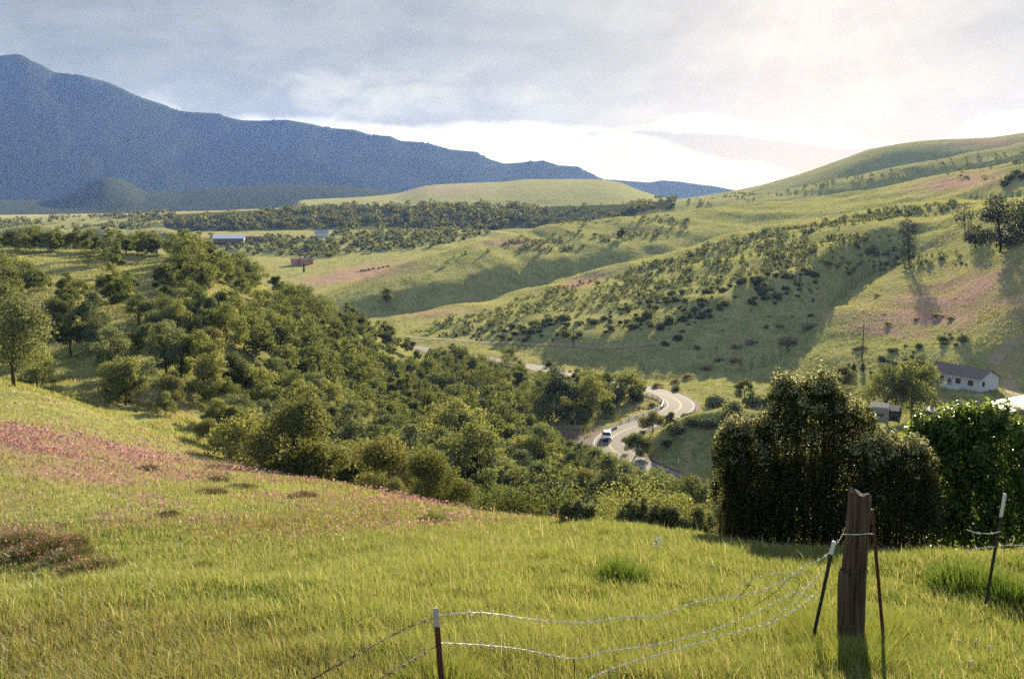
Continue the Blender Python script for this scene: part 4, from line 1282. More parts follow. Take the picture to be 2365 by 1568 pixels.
for u, v in [(2252, 1505), (2282, 1521), (2213, 1506), (2240, 1560)]:
    p = hit(u, v + 10, 5); root = thing('white_flower', 'small round white flower head in the grass below the wooden post', 'wildflower', p, group='white flower heads near the post')
    MB().tube([(0, 0, -.05), (0, .01, .10), (.005, .01, .17)], .003, 4).obj('stem', M['stem'], root)
    dv = R2.normal(size=(60, 3)); dv /= np.linalg.norm(dv, axis=1)[:, None]
    v_, f_ = leaf_quads(dv * .02 + np.array([.005, .01, .18]), dv, np.full(60, .016), R2, ratio=.8)
    link('flower_head', np_mesh('flower_head', v_, f_, [M['petal']]), root)

CL3 = [clump_mesh('tall_grass', 11 + k, 1300, .55, .42, [(.12, .175, .035), (.25, .255, .075)], .006) for k in range(2)]
for i, (u, v, s) in enumerate([(1940, 1500, 1.0), (1990, 1500, 1.0), (1965, 1530, 1.0), (1882, 1480, .9), (2040, 1475, .9), (1920, 1515, .8), (2010, 1530, .8), (1985, 1560, .9), (1945, 1565, .9), (1022, 1600, .8), (2285, 1365, 1.0), (1860, 1500, .8), (2075, 1500, .8)]):
    p = hit(u, v, 4); o = link('grass_tuft', CL3[i % 2], loc=p); o.scale = (s, s, s); o.rotation_euler = (0, 0, i)
    tag(o, 'tall yellow green grass tuft around the feet of the fence posts', 'grass tuft', 'grass tufts at the fence posts')

# ------------------------------------------------------------------ fence: posts and barbed wire
def rough_wood():
    m, nt, nd, lk = new_mat('weathered_wood')
    tc = N(nt, 'ShaderNodeTexCoord'); mp = N(nt, 'ShaderNodeMapping'); mp.inputs['Scale'].default_value = (26, 26, 1.6); lk.new(tc.outputs['Object'], mp.inputs[0])
    f = noise(nt, mp.outputs[0], 1.0, 7, .65, .6); f2 = noise(nt, tc.outputs['Object'], 3.0, 4)
    c = mixc(nt, maprange(nt, f, .3, .7), (.024, .016, .012), (.14, .10, .075))
    c = mixc(nt, maprange(nt, f2, .45, .7, 0, .6), c, (.11, .06, .035))
    b = N(nt, 'ShaderNodeBsdfPrincipled'); lk.new(c, b.inputs['Base Color']); b.inputs['Roughness'].default_value = .9; b.inputs['Specular IOR Level'].default_value = .2
    bp = N(nt, 'ShaderNodeBump'); bp.inputs['Strength'].default_value = .9; bp.inputs['Distance'].default_value = .02; lk.new(f, bp.inputs['Height']); lk.new(bp.outputs[0], b.inputs['Normal'])
    out = N(nt, 'ShaderNodeOutputMaterial'); lk.new(b.outputs[0], out.inputs[0]); return m


M['wood'] = rough_wood()
M['rust'] = simple('rusty_steel', (.10, .035, .025), .75, .3, var=.35, scale=25, bump=.3)
M['darksteel'] = simple('dark_steel', (.05, .045, .035), .65, .5, var=.3, scale=20)
M['whitepaint'] = simple('chipped_white_paint', (.62, .60, .58), .6, var=.2, scale=40)
M['greypaint'] = simple('worn_grey_paint', (.42, .38, .38), .6, var=.3, scale=30)
M['shadewire'] = simple('shaded_wire', (.07, .045, .035), .8, .1, var=.4, scale=30)  # dark tone puts the unlit look of the near wires into the colour
M['wire'] = simple('sunlit_galvanised_wire', (.76, .70, .58), .55, .1, var=.3, scale=30)  # paler than bare metal, the sun's glint put into the colour


def post_mesh(secs, seed, n=22, groove=True):
    """secs: (z, cx, cy, rx, ry); weathered outline with checks running along the grain"""
    R_ = random.Random(seed); ph = [R_.uniform(0, 6.28) for _ in range(6)]
    m = MB(); vs = []; fs = []
    zs = np.linspace(secs[0][0], secs[-1][0], 26); S = np.array(secs)
    for i, z in enumerate(zs):
        cx, cy, rx, ry = (np.interp(z, S[:, 0], S[:, k]) for k in range(1, 5))
        for k in range(n):
            q = 2 * math.pi * k / n
            sq = 1 / max(abs(math.cos(q)), abs(math.sin(q))) ** .55
            r = sq * (1 + .05 * math.sin(3 * q + ph[0] + z) + .035 * math.sin(7 * q + ph[1] + 1.3 * z) + R_.uniform(-.012, .012))
            if groove and k in (3, 16, 18): r *= .80 + .08 * math.sin(z * 5)
            top = 0
            if i == len(zs) - 1: top = .018 * math.sin(q * 2 + ph[2]) + .012 * math.sin(5 * q) - .035 * math.cos(q)
            vs.append((cx + rx * r * math.cos(q), cy + ry * r * math.sin(q), z + top))
    for i in range(len(zs) - 1):
        for k in range(n):
            fs.append((i * n + k, i * n + (k + 1) % n, (i + 1) * n + (k + 1) % n, (i + 1) * n + k))
    c = len(vs); vs.append((secs[-1][1], secs[-1][2], secs[-1][0] - .04)); t = (len(zs) - 1) * n
    fs += [(t + k, t + (k + 1) % n, c) for k in range(n)]
    return m.add(vs, fs)


DP = 10.4
pb = at(1962, 1490, DP); pb.z = H(pb.x, pb.y)
root = thing('wooden_fence_post', 'thick weathered wooden corner post with split jagged top', 'fence post', pb)
px = DP / F * 1.02
def rel(u, v, d=DP): return at(u, v, d) - pb
secs = []
for v, ul, ur in [(1560, 1938, 1996), (1490, 1938, 1996), (1420, 1936, 1998), (1330, 1941, 2000), (1250, 1949, 2004), (1180, 1955, 2009), (1136, 1958, 2012)]:
    c = rel((ul + ur) / 2, v); r = (ur - ul) / 2 * px * .86
    secs.append((c.z, c.x, c.y * 0, r, r * .95))
post_mesh(secs, 3).obj('shaft', M['wood'], root)
s2 = []
for v, ul, ur in [(1540, 1926, 1962), (1480, 1926, 1962), (1400, 1926, 1962), (1335, 1927, 1960), (1312, 1930, 1958)]:
    c = rel((ul + ur) / 2, v); s2.append((c.z, c.x, -.07, (ur - ul) / 2 * px * .9, .075))
post_mesh(s2, 5, 14, False).obj('side_slab', M['wood'], root)


def t_post(name, label, top_uv, bot_uv, d, tip_px, tip_mat, shaft_mat, extra=.25, width=.034):
    a = at(*top_uv, d); b = at(*bot_uv, d)
    ax = (a - b).normalized(); b = b - ax * extra
    root = thing(name, label, 'fence stake', b)
    L = (a - b).length; k = d / F
    q = Vector((0, 0, 1)).rotation_difference(ax)
    def tee(z0, z1, w, m, g=0.0):
        t_ = .0045
        for c, dd in (((0, 0), (w, t_)), ((0, w * .42), (t_, w * .8))):
            vs = []
            for z in (z0, z1):
                for sx, sy in ((-1, -1), (1, -1), (1, 1), (-1, 1)):
                    vs.append(q @ Vector((c[0] + sx * (dd[0] / 2 + g), c[1] + sy * (dd[1] / 2 + g), z)))
            m.add(vs, [(0, 3, 2, 1), (4, 5, 6, 7), (0, 1, 5, 4), (1, 2, 6, 5), (2, 3, 7, 6), (3, 0, 4, 7)])
    m = MB(); zt = L - tip_px * k; tee(0, zt, width, m)
    z = .15
    while z < zt - .03:
        m.add([q @ Vector((x, y, zz)) for zz in (z, z + .018) for x, y in ((-.009, -.012), (.009, -.012), (.009, -.002), (-.009, -.002))], [(0, 3, 2, 1), (4, 5, 6, 7), (0, 1, 5, 4), (1, 2, 6, 5), (2, 3, 7, 6), (3, 0, 4, 7)])
        z += .054
    m.obj('shaft', shaft_mat, root)
    m2 = MB(); tee(zt, L, width, m2, .001); m2.obj('painted_tip', tip_mat, root)
    return root


t_post('fence_stake', 'dark red steel stake with worn grey top carrying the near wires', (1006, 1404), (1021, 1590), 5.9, 48, M['greypaint'], M['rust'], .35, .036)
t_post('fence_stake', 'leaning dark stake with white tip braced against the wooden post', (1926, 1250), (1884, 1445), 10.1, 32, M['whitepaint'], M['darksteel'], .3, .036)
t_post('fence_stake', 'thin rusty stake rising behind the wooden post', (2014, 1176), (2036, 1425), 10.7, 26, M['rust'], M['rust'], .3, .036)
t_post('fence_stake', 'slanting stake with long white tip before the bright green tree', (2321, 1140), (2285, 1345), 14.0, 52, M['whitepaint'], M['darksteel'], .3, .042)


def wire(path, label, group=None, r=.0028, barbs=True, name='barbed_wire', seed=0, mat=None):
    pts = [at(u, v, d) for u, v, d in path]
    P = smooth_path([tuple(p) for p in pts], .035) if len(pts) > 2 else np.array(pts)
    R_ = random.Random(seed)
    m = MB(); n = len(P)
    t = np.gradient(P, axis=0)
    tw = []
    for s in (0, math.pi):
        Q = []
        for i in range(n):
            T = Vector(t[i]).normalized(); A = T.cross(Vector((0, 0, 1))).normalized(); B = T.cross(A)
            q = i * 1.1 + s
            Q.append(Vector(P[i]) + (A * math.cos(q) + B * math.sin(q)) * r * .9)
        tw.append(Q); m.tube(Q, r, 4)
    if barbs:
        acc = 0; step = .125
        for i in range(1, n - 1):
            acc += np.linalg.norm(P[i] - P[i - 1])
            if acc > step:
                acc = 0; T = Vector(t[i]).normalized()
                for q in (R_.uniform(0, 3), R_.uniform(3, 6)):
                    A = T.cross(Vector((0, 0, 1))).normalized(); B = T.cross(A); D_ = (A * math.cos(q) + B * math.sin(q)) * .026
                    c = Vector(P[i]); m.tube([c - D_ - T * .006, c + D_ + T * .006], r * .75, 4)
                m.tube([Vector(P[i]) - T * .010, Vector(P[i]) + T * .010], r * 2.1, 5)
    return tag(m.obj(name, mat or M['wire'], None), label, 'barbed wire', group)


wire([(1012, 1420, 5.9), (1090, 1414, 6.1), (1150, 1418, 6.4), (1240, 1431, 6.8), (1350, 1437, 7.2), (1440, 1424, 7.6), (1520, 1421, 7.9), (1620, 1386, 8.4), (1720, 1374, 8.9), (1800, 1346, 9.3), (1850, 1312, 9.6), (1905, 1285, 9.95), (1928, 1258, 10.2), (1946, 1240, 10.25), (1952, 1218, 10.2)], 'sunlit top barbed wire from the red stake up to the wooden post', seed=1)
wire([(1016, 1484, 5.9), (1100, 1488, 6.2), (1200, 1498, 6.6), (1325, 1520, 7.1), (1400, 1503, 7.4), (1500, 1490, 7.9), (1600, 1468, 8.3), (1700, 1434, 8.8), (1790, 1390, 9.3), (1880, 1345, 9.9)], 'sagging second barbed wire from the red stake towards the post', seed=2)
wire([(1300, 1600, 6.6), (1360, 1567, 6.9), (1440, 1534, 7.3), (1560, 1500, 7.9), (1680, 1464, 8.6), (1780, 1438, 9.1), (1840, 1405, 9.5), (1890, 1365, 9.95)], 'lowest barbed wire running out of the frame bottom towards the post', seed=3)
wire([(1000, 1428, 5.9), (960, 1440, 5.7), (880, 1480, 5.4), (800, 1524, 5.1), (720, 1568, 4.9), (640, 1612, 4.7)], 'dark upper barbed wire leading from the red stake towards the viewer', seed=4, mat=M['shadewire'])
wire([(1008, 1492, 5.9), (975, 1508, 5.75), (930, 1536, 5.5), (876, 1568, 5.3), (800, 1612, 5.1)], 'dark lower barbed wire leading from the red stake towards the viewer', seed=5, mat=M['shadewire'])
wire([(1325, 1520, 7.1), (1327, 1545, 7.08), (1326, 1600, 7.05)], 'short dark wire hanging down from the sagging second strand', seed=6, r=.003, barbs=False, mat=M['shadewire'])
TANGLE = [[(1700, 1352, 9.2), (1760, 1330, 9.4), (1820, 1322, 9.6), (1890, 1330, 9.9)], [(1740, 1400, 9.2), (1800, 1360, 9.4), (1822, 1332, 9.5), (1850, 1340, 9.7), (1830, 1380, 9.5)], [(1690, 1395, 8.9), (1730, 1352, 9.1), (1742, 1330, 9.2), (1730, 1318, 9.2)],
          [(1780, 1342, 9.2), (1840, 1370, 9.5), (1895, 1388, 9.9)], [(1760, 1440, 9.1), (1830, 1395, 9.4), (1870, 1350, 9.7), (1905, 1310, 10.0)]]
for i, T in enumerate(TANGLE):
    wire(T, 'loose curl of old wire tangled between strands beside the leaning stake', 'loose wire curls by the leaning stake', .0022, i % 2 == 0, 'loose_wire', 20 + i, M['shadewire'] if i in (1, 2) else None)
wire([(1944, 1233, 10.25), (1960, 1234, 10.22), (1985, 1234, 10.22), (2004, 1232, 10.3), (2018, 1233, 10.6)], 'wire wrapped round the wooden post to the rusty stake', seed=31, r=.0025, barbs=False)
wire([(2232, 1222, 13.9), (2252, 1230, 13.9), (2290, 1232, 13.95), (2312, 1226, 14.0)], 'short sunlit wire left of the white tipped slanting stake'.replace('left of', 'held at the neck of'), seed=32, r=.004)
wire([(2228, 1275, 13.9), (2255, 1266, 13.9), (2300, 1262, 14.0), (2340, 1258, 14.1), (2400, 1262, 14.4)], 'lower wire passing the slanting white tipped stake', seed=33, r=.004)
# ------------------------------------------------------------------ roadside furniture
M['rail'] = simple('galvanised_rail', (.92, .86, .78), .5, .1, var=.15, scale=3)
M['railpost'] = simple('rail_post_wood', (.10, .07, .05), .85, var=.3)
M['signyellow'] = simple('sign_yellow', (.75, .42, .03), .5, var=.06)
M['signback'] = simple('sign_edge_black', (.02, .02, .02), .5)
M['poleWood'] = simple('pole_wood', (.115, .075, .05), .9, var=.3, scale=4)
M['white'] = simple('white_paint', (.78, .78, .76), .35, var=.04, scale=1.5)


def guardrail(label, pts, ground_z, h=.75):
    P = smooth_path(pts, .8)
    root = thing('guardrail', label, 'guardrail', tuple(P[len(P) // 2]))
    o0 = np.array(root.location)
    prof = [(.0, .16), (.04, .12), (.0, .06), (.0, -.06), (.04, -.12), (.0, -.16)]
    t = np.gradient(P[:, :2], axis=0); t /= np.linalg.norm(t, axis=1)[:, None]
    nx, ny = t[:, 1], -t[:, 0]
    m = MB(); vs = []; fs = []
    for i in range(len(P)):
        for side in (0, .02):
            for a, b in (prof if side == 0 else prof[::-1]):
                vs.append((P[i, 0] - o0[0] + nx[i] * (a + side + b * .7), P[i, 1] - o0[1] + ny[i] * (a + side + b * .7), P[i, 2] - o0[2] + h - .17 + b))
    n = 12
    for i in range(len(P) - 1):
        for k in range(n):
            fs.append((i * n + k, i * n + (k + 1) % n, (i + 1) * n + (k + 1) % n, (i + 1) * n + k))
    fs += [tuple(range(n)), tuple((len(P) - 1) * n + k for k in range(n))[::-1]]
    m.add(vs, fs).obj('rail', M['rail'], root)
    for i in range(0, len(P), 4):
        MB().box((P[i, 0] - o0[0] - nx[i] * .1, P[i, 1] - o0[1] - ny[i] * .1, P[i, 2] - o0[2] + .15), (.16, .16, 1.1)).obj('post', M['railpost'], root)
    return root


def off_path(off, i0, i1):
    P = ROAD[i0:i1]; t = np.gradient(P[:, :2], axis=0); t /= np.linalg.norm(t, axis=1)[:, None]
    return [(p[0] + tt[1] * off, p[1] - tt[0] * off, p[2]) for p, tt in zip(P, t)][::4]


def road_index(u, v, z=-56):
    q = np.array(onz(u, v, z)); return int(np.argmin(np.hypot(ROAD[:, 0] - q[0], ROAD[:, 1] - q[1])))


ia, ib = road_index(1525, 908, -56.4), road_index(1448, 992)
guardrail('pale guardrail curving along the outside of the upper road bend', off_path(4.4, ia, ib) , -56)
guardrail('distant guardrail on the far road where it leaves the trees', off_path(4.3, 6, road_index(1185, 840, -59.2)), -60)
guardrail('dark guardrail along the lower road half hidden by oaks', off_path(4.2, road_index(1440, 1058), road_index(1620, 1135, -55.4)), -55.6)


def sign(u, v, label, hpx):
    p = hit(u, v, 180); d = math.hypot(p.x, p.y); h = hpx / F * d
    root = thing('warning_sign', label, 'road sign', p)
    MB().tube([(0, 0, -.3), (0, 0, h)], .045, 6).obj('pole', M['railpost'], root)
    a = -.25; s = .72
    def dia(s, y): return [(-s * math.cos(a), -s * math.sin(a) + y, h - .35), (0, y, h - .35 - s), (s * math.cos(a), s * math.sin(a) + y, h - .35), (0, y, h - .35 + s)]
    A, B = dia(s, -.06), dia(s, -.09)
    MB().add(A + B, [(0, 1, 2, 3), (7, 6, 5, 4)] + [(i, (i + 1) % 4, 4 + (i + 1) % 4, 4 + i) for i in range(4)]).obj('panel', M['signyellow'], root)
    # dark curve arrow on the panel
    f = lambda x, z: (x * math.cos(a), x * math.sin(a) - .105, h - .35 + z)
    m = MB()
    for (x0, z0), (x1, z1), w_ in [((.12, -.36), (.12, .02), .09), ((.12, .02), (-.16, .16), .09)]:
        dx, dz = x1 - x0, z1 - z0; L = math.hypot(dx, dz); nx, nz = -dz / L * w_ / 2, dx / L * w_ / 2
        m.add([f(x0 - nx, z0 - nz), f(x1 - nx, z1 - nz), f(x1 + nx, z1 + nz), f(x0 + nx, z0 + nz)], [(0, 1, 2, 3)])
    m.add([f(-.30, .22), f(-.10, .30), f(-.16, .02)], [(0, 2, 1)])
    m.obj('arrow_symbol', M['signback'], root)
    return root


sign(1355, 1010, 'yellow diamond road sign in front of the gravel turnout trees', 22)
sign(1430, 978, 'yellow diamond road sign behind the pale curved guardrail', 19)
p = hit(1309, 985, 180); root = thing('marker_post', 'thin dark marker post at the end of the gravel turnout', 'post', p)
MB().tube([(0, 0, -.2), (0, 0, 2.6)], .06, 6).obj('pole', M['railpost'], root); MB().box((0, 0, 2.7), (.14, .05, .2)).obj('reflector', M['signback'], root)
for u, v, lab in [(1606, 948, 'short white marker post on the outside of the upper bend'), (1567, 1072, 'small pale marker post beside the lower road under the dark bank')]:
    p = hit(u, v, 150); root = thing('road_marker', lab, 'marker post', p)
    MB().box((0, 0, .55), (.22, .08, 1.4), taper=(.8, 1)).obj('post', M['white'], root, .02); MB().box((0, -.05, 1.1), (.12, .03, .16)).obj('reflector', M['rail'], root)


def pole(u, v, hpx, label, white_tip):
    p = hit(u, v, 250); d = math.hypot(p.x, p.y); h = hpx / F * d
    root = thing('utility_pole', label, 'utility pole', p)
    MB().tube([(0, 0, -1), (0, 0, h * .5), (.03, 0, h)], [.20, .17, .13], 8).obj('shaft', M['poleWood'], root, smooth=True)
    MB().box((0, -.12, h - .5), (2.6, .12, .14)).obj('crossarm', M['whitepaint'] if white_tip else M['poleWood'], root)
    for x in (-1.15, -.5, .5, 1.15):
        MB().tube([(x, -.12, h - .42), (x, -.12, h - .32), (x, -.12, h - .22)], [.05, .09, .05], 6).obj('insulator', M['white'], root)
    return root


pole(1325, 803, 58, 'wooden utility pole with pale crossarm above the dirt track', True)
pole(1991, 830, 80, 'thin wooden utility pole among pale bushes on the grass slope', False)

# ------------------------------------------------------------------ the white car on the bend
def car(p, rz):
    root = thing('white_car', 'white car with dark grille driving round the bend towards the viewer', 'car', p, rz)
    M['carpaint'] = simple('white_car_paint', (.80, .80, .79), .25, var=.02, coat=.6)
    M['glass'] = simple('dark_glass', (.012, .014, .016), .08, spec=.6, var=.02)
    M['tyre'] = simple('tyre_rubber', (.015, .015, .015), .9)
    M['trim'] = simple('black_trim', (.014, .014, .015), .55)
    M['lamp'] = simple('lamp_glass', (.55, .56, .58), .12, var=.05)
    # local frame: -y is the front
    L, Wd = 4.7, 1.86
    side = [(-2.35, .42), (-2.38, .70), (-2.30, .98), (-1.2, 1.10), (-1.05, 1.12), (2.15, 1.16), (2.32, 1.0), (2.35, .45)]
    m = MB(); vs = []
    xs = [(-Wd / 2, 0), (-Wd / 2 * .96, .03), (Wd / 2 * .96, .03), (Wd / 2, 0)]
    for x, _ in ((-Wd / 2, 0), (Wd / 2, 0)):
        vs += [(x * (1 if z < 1.0 else .95), y, z) for y, z in side]
    n = len(side)
    m.add(vs, [tuple(range(n)), tuple(range(2 * n - 1, n - 1, -1))] + [(i, n + i, n + (i + 1) % n, (i + 1) % n) for i in range(n)])
    m.obj('body', M['carpaint'], root, .06)
    cab = [(-1.18, 1.10), (-.45, 1.70), (1.75, 1.74), (2.2, 1.14)]
    m = MB(); vs = []
    for sgn in (-1, 1):
        vs += [(sgn * (Wd / 2 * (.93 if z < 1.3 else .76)), y, z) for y, z in cab]
    m.add(vs, [(0, 1, 2, 3), (7, 6, 5, 4), (0, 4, 5, 1), (1, 5, 6, 2), (2, 6, 7, 3)]).obj('cabin', M['carpaint'], root, .04)
    MB().add([(-.76, -.53, 1.665), (.76, -.53, 1.665), (.83, -1.13, 1.17), (-.83, -1.13, 1.17)][::-1], [(0, 1, 2, 3)]).obj('windshield', M['glass'], root).location = (0, -.03, .03)
    for sgn in (-1, 1):
        for y0, y1 in ((-.85, .35), (.45, 1.65)):
            a, b = .885, .725
            m = MB().add([(sgn * a, y0 - .05, 1.2), (sgn * a, y1 + .05, 1.2), (sgn * b, y1 - .1, 1.64), (sgn * b, max(y0 + .4, -.35) if y0 < 0 else y0, 1.64)], [(0, 1, 2, 3)])
            o = m.obj('side_window', M['glass'], root); o.location = (sgn * .022, 0, 0)
        m = MB().box((sgn * 1.06, -.85, 1.2), (.22, .14, .16)); m.obj('mirror', M['trim'], root, .03)
        MB().box((sgn * .70, -2.345, .86), (.34, .08, .15)).obj('headlight', M['lamp'], root, .02)
        for y in (-1.45, 1.45):
            wobj = MB().tube([(sgn * .72, y, .36), (sgn * .95, y, .36)], .36, 18).obj('wheel', M['tyre'], root)
            MB().tube([(sgn * .90, y, .36), (sgn * .957, y, .36)], .21, 14).obj('rim', M['rail'], wobj)
    MB().box((0, -2.36, .78), (1.02, .07, .26)).obj('grille', M['trim'], root, .02)
    MB().box((0, -2.40, .50), (1.72, .14, .24)).obj('bumper', M['trim'], root, .04)
    for sgn in (-1, 1):
        MB().tube([(sgn * .62, -.3, 1.80), (sgn * .62, 1.6, 1.83)], .025, 5).obj('roof_rail', M['trim'], root)
    return root


cp_ = Vector(onz(1401, 1014, -56)); ic = road_index(1401, 1014)
car((cp_.x, cp_.y, -56.0), rad(-2))

# ------------------------------------------------------------------ buildings
M['roofbrown'] = simple('brown_roof', (.17, .125, .11), .85, var=.15, scale=3)
M['wallwhite'] = simple('white_siding', (.62, .62, .64), .8, var=.06, scale=4)
M['windowdark'] = simple('window_glass', (.03, .035, .04), .15, var=.05)
M['metalroof'] = simple('white_metal_roof', (.86, .86, .85), .32, .0, spec=.6, var=.05, scale=2)
M['redroof'] = simple('red_roof', (.30, .13, .10), .8, var=.2, scale=1)
M['brownwall'] = simple('brown_boards', (.19, .12, .095), .85, var=.25, scale=2)
M['orangewall'] = simple('orange_boards', (.42, .22, .14), .85, var=.2, scale=2)
M['greyroof'] = simple('grey_roof', (.35, .35, .37), .6, var=.15, scale=1)


def house(p, rz, L, Wd, hw, hr, wall, roof, label, name='house', wins=(), over=.4, base=.6, cat='house', door=None, chim=False):
    """gable end along +x, long side along y; wins: (side, position, z, w, h)"""
    root = thing(name, label, cat, p, rz)
    m = MB().add([(0, 0, -base), (Wd, 0, -base), (Wd, L, -base), (0, L, -base), (0, 0, hw), (Wd, 0, hw), (Wd, L, hw), (0, L, hw), (Wd / 2, 0, hw + hr), (Wd / 2, L, hw + hr)],
                 [(0, 1, 5, 8, 4), (2, 3, 7, 9, 6), (0, 4, 7, 3), (1, 2, 6, 5)])
    m.obj('wall', wall, root)
    k = hr / (Wd / 2); t = .14; m = MB()
    for sgn in (-1, 1):
        x0 = -over if sgn < 0 else Wd + over; z0 = hw - over * k + .03
        a = [(x0, -over, z0), (Wd / 2, -over, hw + hr + .03), (Wd / 2, L + over, hw + hr + .03), (x0, L + over, z0)]
        b = [(q[0], q[1], q[2] + t) for q in a]
        m.add(a + b, [(0, 1, 2, 3), (7, 6, 5, 4), (0, 4, 5, 1), (1, 5, 6, 2), (2, 6, 7, 3), (3, 7, 4, 0)])
    ro = m.obj('roof', roof, root)
    MB().box((-over - .05, L / 2, hw - over * k + .02), (.12, L + 2 * over, .12)).obj('gutter', M['white'], root)
    if chim: MB().box((Wd * .6, L * .6, hw + hr + .3), (.7, .7, 1.4)).obj('chimney', M['brownwall'], ro)
    for side, pos, z, w_, h_ in wins:
        if side == 'g': c, d_ = (pos, -.03, z), (w_, .06, h_)
        else: c, d_ = (-.03, pos, z), (.06, w_, h_)
        fr = MB().box(c, (d_[0] + (.16 if side == 'g' else 0), d_[1] + (0 if side == 'g' else .16), h_ + .16)).obj('window', M['white'], root)
        c2 = (c[0], c[1] - .03, c[2]) if side == 'g' else (c[0] - .03, c[1], c[2])
        MB().box(c2, d_).obj('pane', M['windowdark'], fr)
    if door:
        MB().box((-.03, door, 1.0), (.06, .95, 2.0)).obj('door', M['brownwall'], root)
    return root


th = rad(32)
house(HOUSE0, th, 13.5, 7.0, 2.9, 1.75, M['wallwhite'], M['roofbrown'], 'long white house with brown gabled roof beside the bright green tree'.replace('beside the bright green tree', 'on the green slope'),
      wins=[('g', 1.2, 1.75, .95, 1.15), ('s', 2.3, 1.75, 1.3, 1.2), ('s', 5.4, 1.75, 1.3, 1.2), ('s', 9.5, 1.75, 1.0, 1.0)], door=7.6)
# deck in front of the house
dk = at(2216, 893, math.hypot(HOUSE0.x, HOUSE0.y) + 2); 
root = thing('porch_deck', 'low white railed deck along the side of the white house', 'deck', (HOUSE0.x - math.cos(th) * 2.3 - math.sin(th) * 4.5, HOUSE0.y - math.sin(th) * 2.3 + math.cos(th) * 4.5, HOUSE0.z), th)
MB().box((1.05, 2.6, .1), (2.1, 6, .9)).obj('platform', M['wallwhite'], root)
MB().box((.06, 2.6, 1.35), (.08, 6, .09)).obj('top_rail', M['white'], root)
for i in range(7): MB().box((.06, -.3 + i * .97, .95), (.09, .09, .75)).obj('baluster', M['white'], root)
# trailer
pt = at(2024, 978, 150); pt.z = H(pt.x, pt.y)
pt = at(2027, 984, 150); root = thing('camper_trailer', 'grey white camper trailer parked behind the tall dark shrub', 'trailer', (pt.x, pt.y, pt.z), rad(-24))
prof = [(-1.35, .55), (-1.35, 1.2), (-1.35, 2.55), (-1.2, 2.72), (1.2, 2.72), (1.35, 2.55), (1.35, .55)]
body = MB().prism(prof, 3.6, (0, 0, 0)).obj('body', simple('trailer_shell', (.24, .24, .25), 1.0, spec=.05, var=.08), root, .05)
MB().box((0, 1.8, 2.74), (2.3, 3.5, .06)).obj('roof', simple('trailer_roof', (.13, .13, .14), 1.0, spec=.02), root)
M['stripe'] = simple('trailer_stripe', (.12, .12, .13), .5)
for z, hh in ((2.28, .09), (1.95, .06), (1.28, .10), (1.05, .06)):
    MB().box((0, -.012, z), (2.6, .03, hh)).obj('stripe', M['stripe'], root)
MB().box((0, -.02, 1.66), (1.5, .05, .40)).obj('window', M['windowdark'], root)
for x in (-1.36, 1.36):
    MB().box((x, 1.2, 1.75), (.05, 1.0, .55)).obj('window', M['windowdark'], root); MB().box((x, 2.8, 1.4), (.05, .7, 1.6)).obj('door', M['stripe'], root)
for x in (-1.15, 1.15):
    for y in (2.6, 3.4): MB().tube([(x - .12, y, .38), (x + .12, y, .38)], .36, 14).obj('wheel', M['trim'], root)
MB().box((0, -.05, .7), (2.3, .12, .12)).obj('bumper', M['stripe'], root)
flatten(Vector((pt.x, pt.y, pt.z)), 2)
# dark tow vehicle end beside it: a dark van
root = thing('dark_van', 'dark van parked right behind the camper trailer', 'van', (pt.x + 2.6, pt.y + 1.2, pt.z), rad(-24))
M['vanpaint'] = simple('dark_van_paint', (.03, .035, .045), 1.0, spec=.03, coat=0)
MB().prism([(-.95, .4), (-.98, 1.1), (-.82, 1.95), (.82, 1.95), (.98, 1.1), (.95, .4)], 4.6).obj('body', M['vanpaint'], root, .08)
MB().box((0, -.02, 1.5), (1.45, .06, .55)).obj('rear_window', M['windowdark'], root)
for x in (-.8, .8):
    for y in (.8, 3.6): MB().tube([(x - .12, y, .34), (x + .12, y, .34)], .34, 14).obj('wheel', M['trim'], root)
    MB().box((x, -.03, .95), (.16, .06, .4)).obj('tail_light', M['redroof'], root)
# flat white roof at the rim: open shed with mono-pitch roof
ps = at(2325, 972, 138)
root = thing('open_shed', 'flat white metal roof of a brown shed below the house', 'shed', (ps.x + 2.3, ps.y + .5, ps.z - .9), rad(8))
MB().box((4.2, 2.6, .9), (8.4, 4.8, 2.6)).obj('wall', M['brownwall'], root)
MB().add([(-1.6, .9, 1.72), (9, -.5, 3.02), (9, 6.6, 3.10), (-1.0, 6.2, 1.82), (-1.6, .9, 1.84), (9, -.5, 3.14), (9, 6.6, 3.22), (-1.0, 6.2, 1.94)], [(0, 3, 2, 1), (4, 5, 6, 7), (0, 1, 5, 4), (1, 2, 6, 5), (2, 3, 7, 6), (3, 0, 4, 7)]).obj('roof', M['metalroof'], root)
# small white roofed hut by the house end
ph = at(2158, 892, 214); ph.z = H(ph.x, ph.y)
house(ph, rad(20), 2.4, 2.6, 1.9, .5, M['brownwall'], M['metalroof'], 'small hut with bright white roof beside the yellowish tree', 'garden_hut', wins=[('g', 1.3, 1.1, .6, .5)], over=.25, cat='hut')
# row of dark conical garden trees above the shrubs
for u, v in [(1958, 858), (1972, 858), (1992, 858)]:
    p = hit(u, v, 200); root = thing('garden_conifer', 'small dark conifer in the short row on the slope', 'tree', p, group='short row of dark conifers')
    link('crown', foliage_mesh('conifer_crown', [(0, 0, .8, .7, .7, .8), (0, 0, 1.5, .5, .5, .8)], 420, .3, M['pine'], u), root)
    MB().tube([(0, 0, -.3), (0, 0, 1.2)], [.09, .04], 6).obj('trunk', M['bark'], root)

# valley buildings
def far_house(u, v, dmin, **kw):
    p = hit(u, v, dmin); return house(p + Vector((0, 0, .9)), base=2.5, **kw)


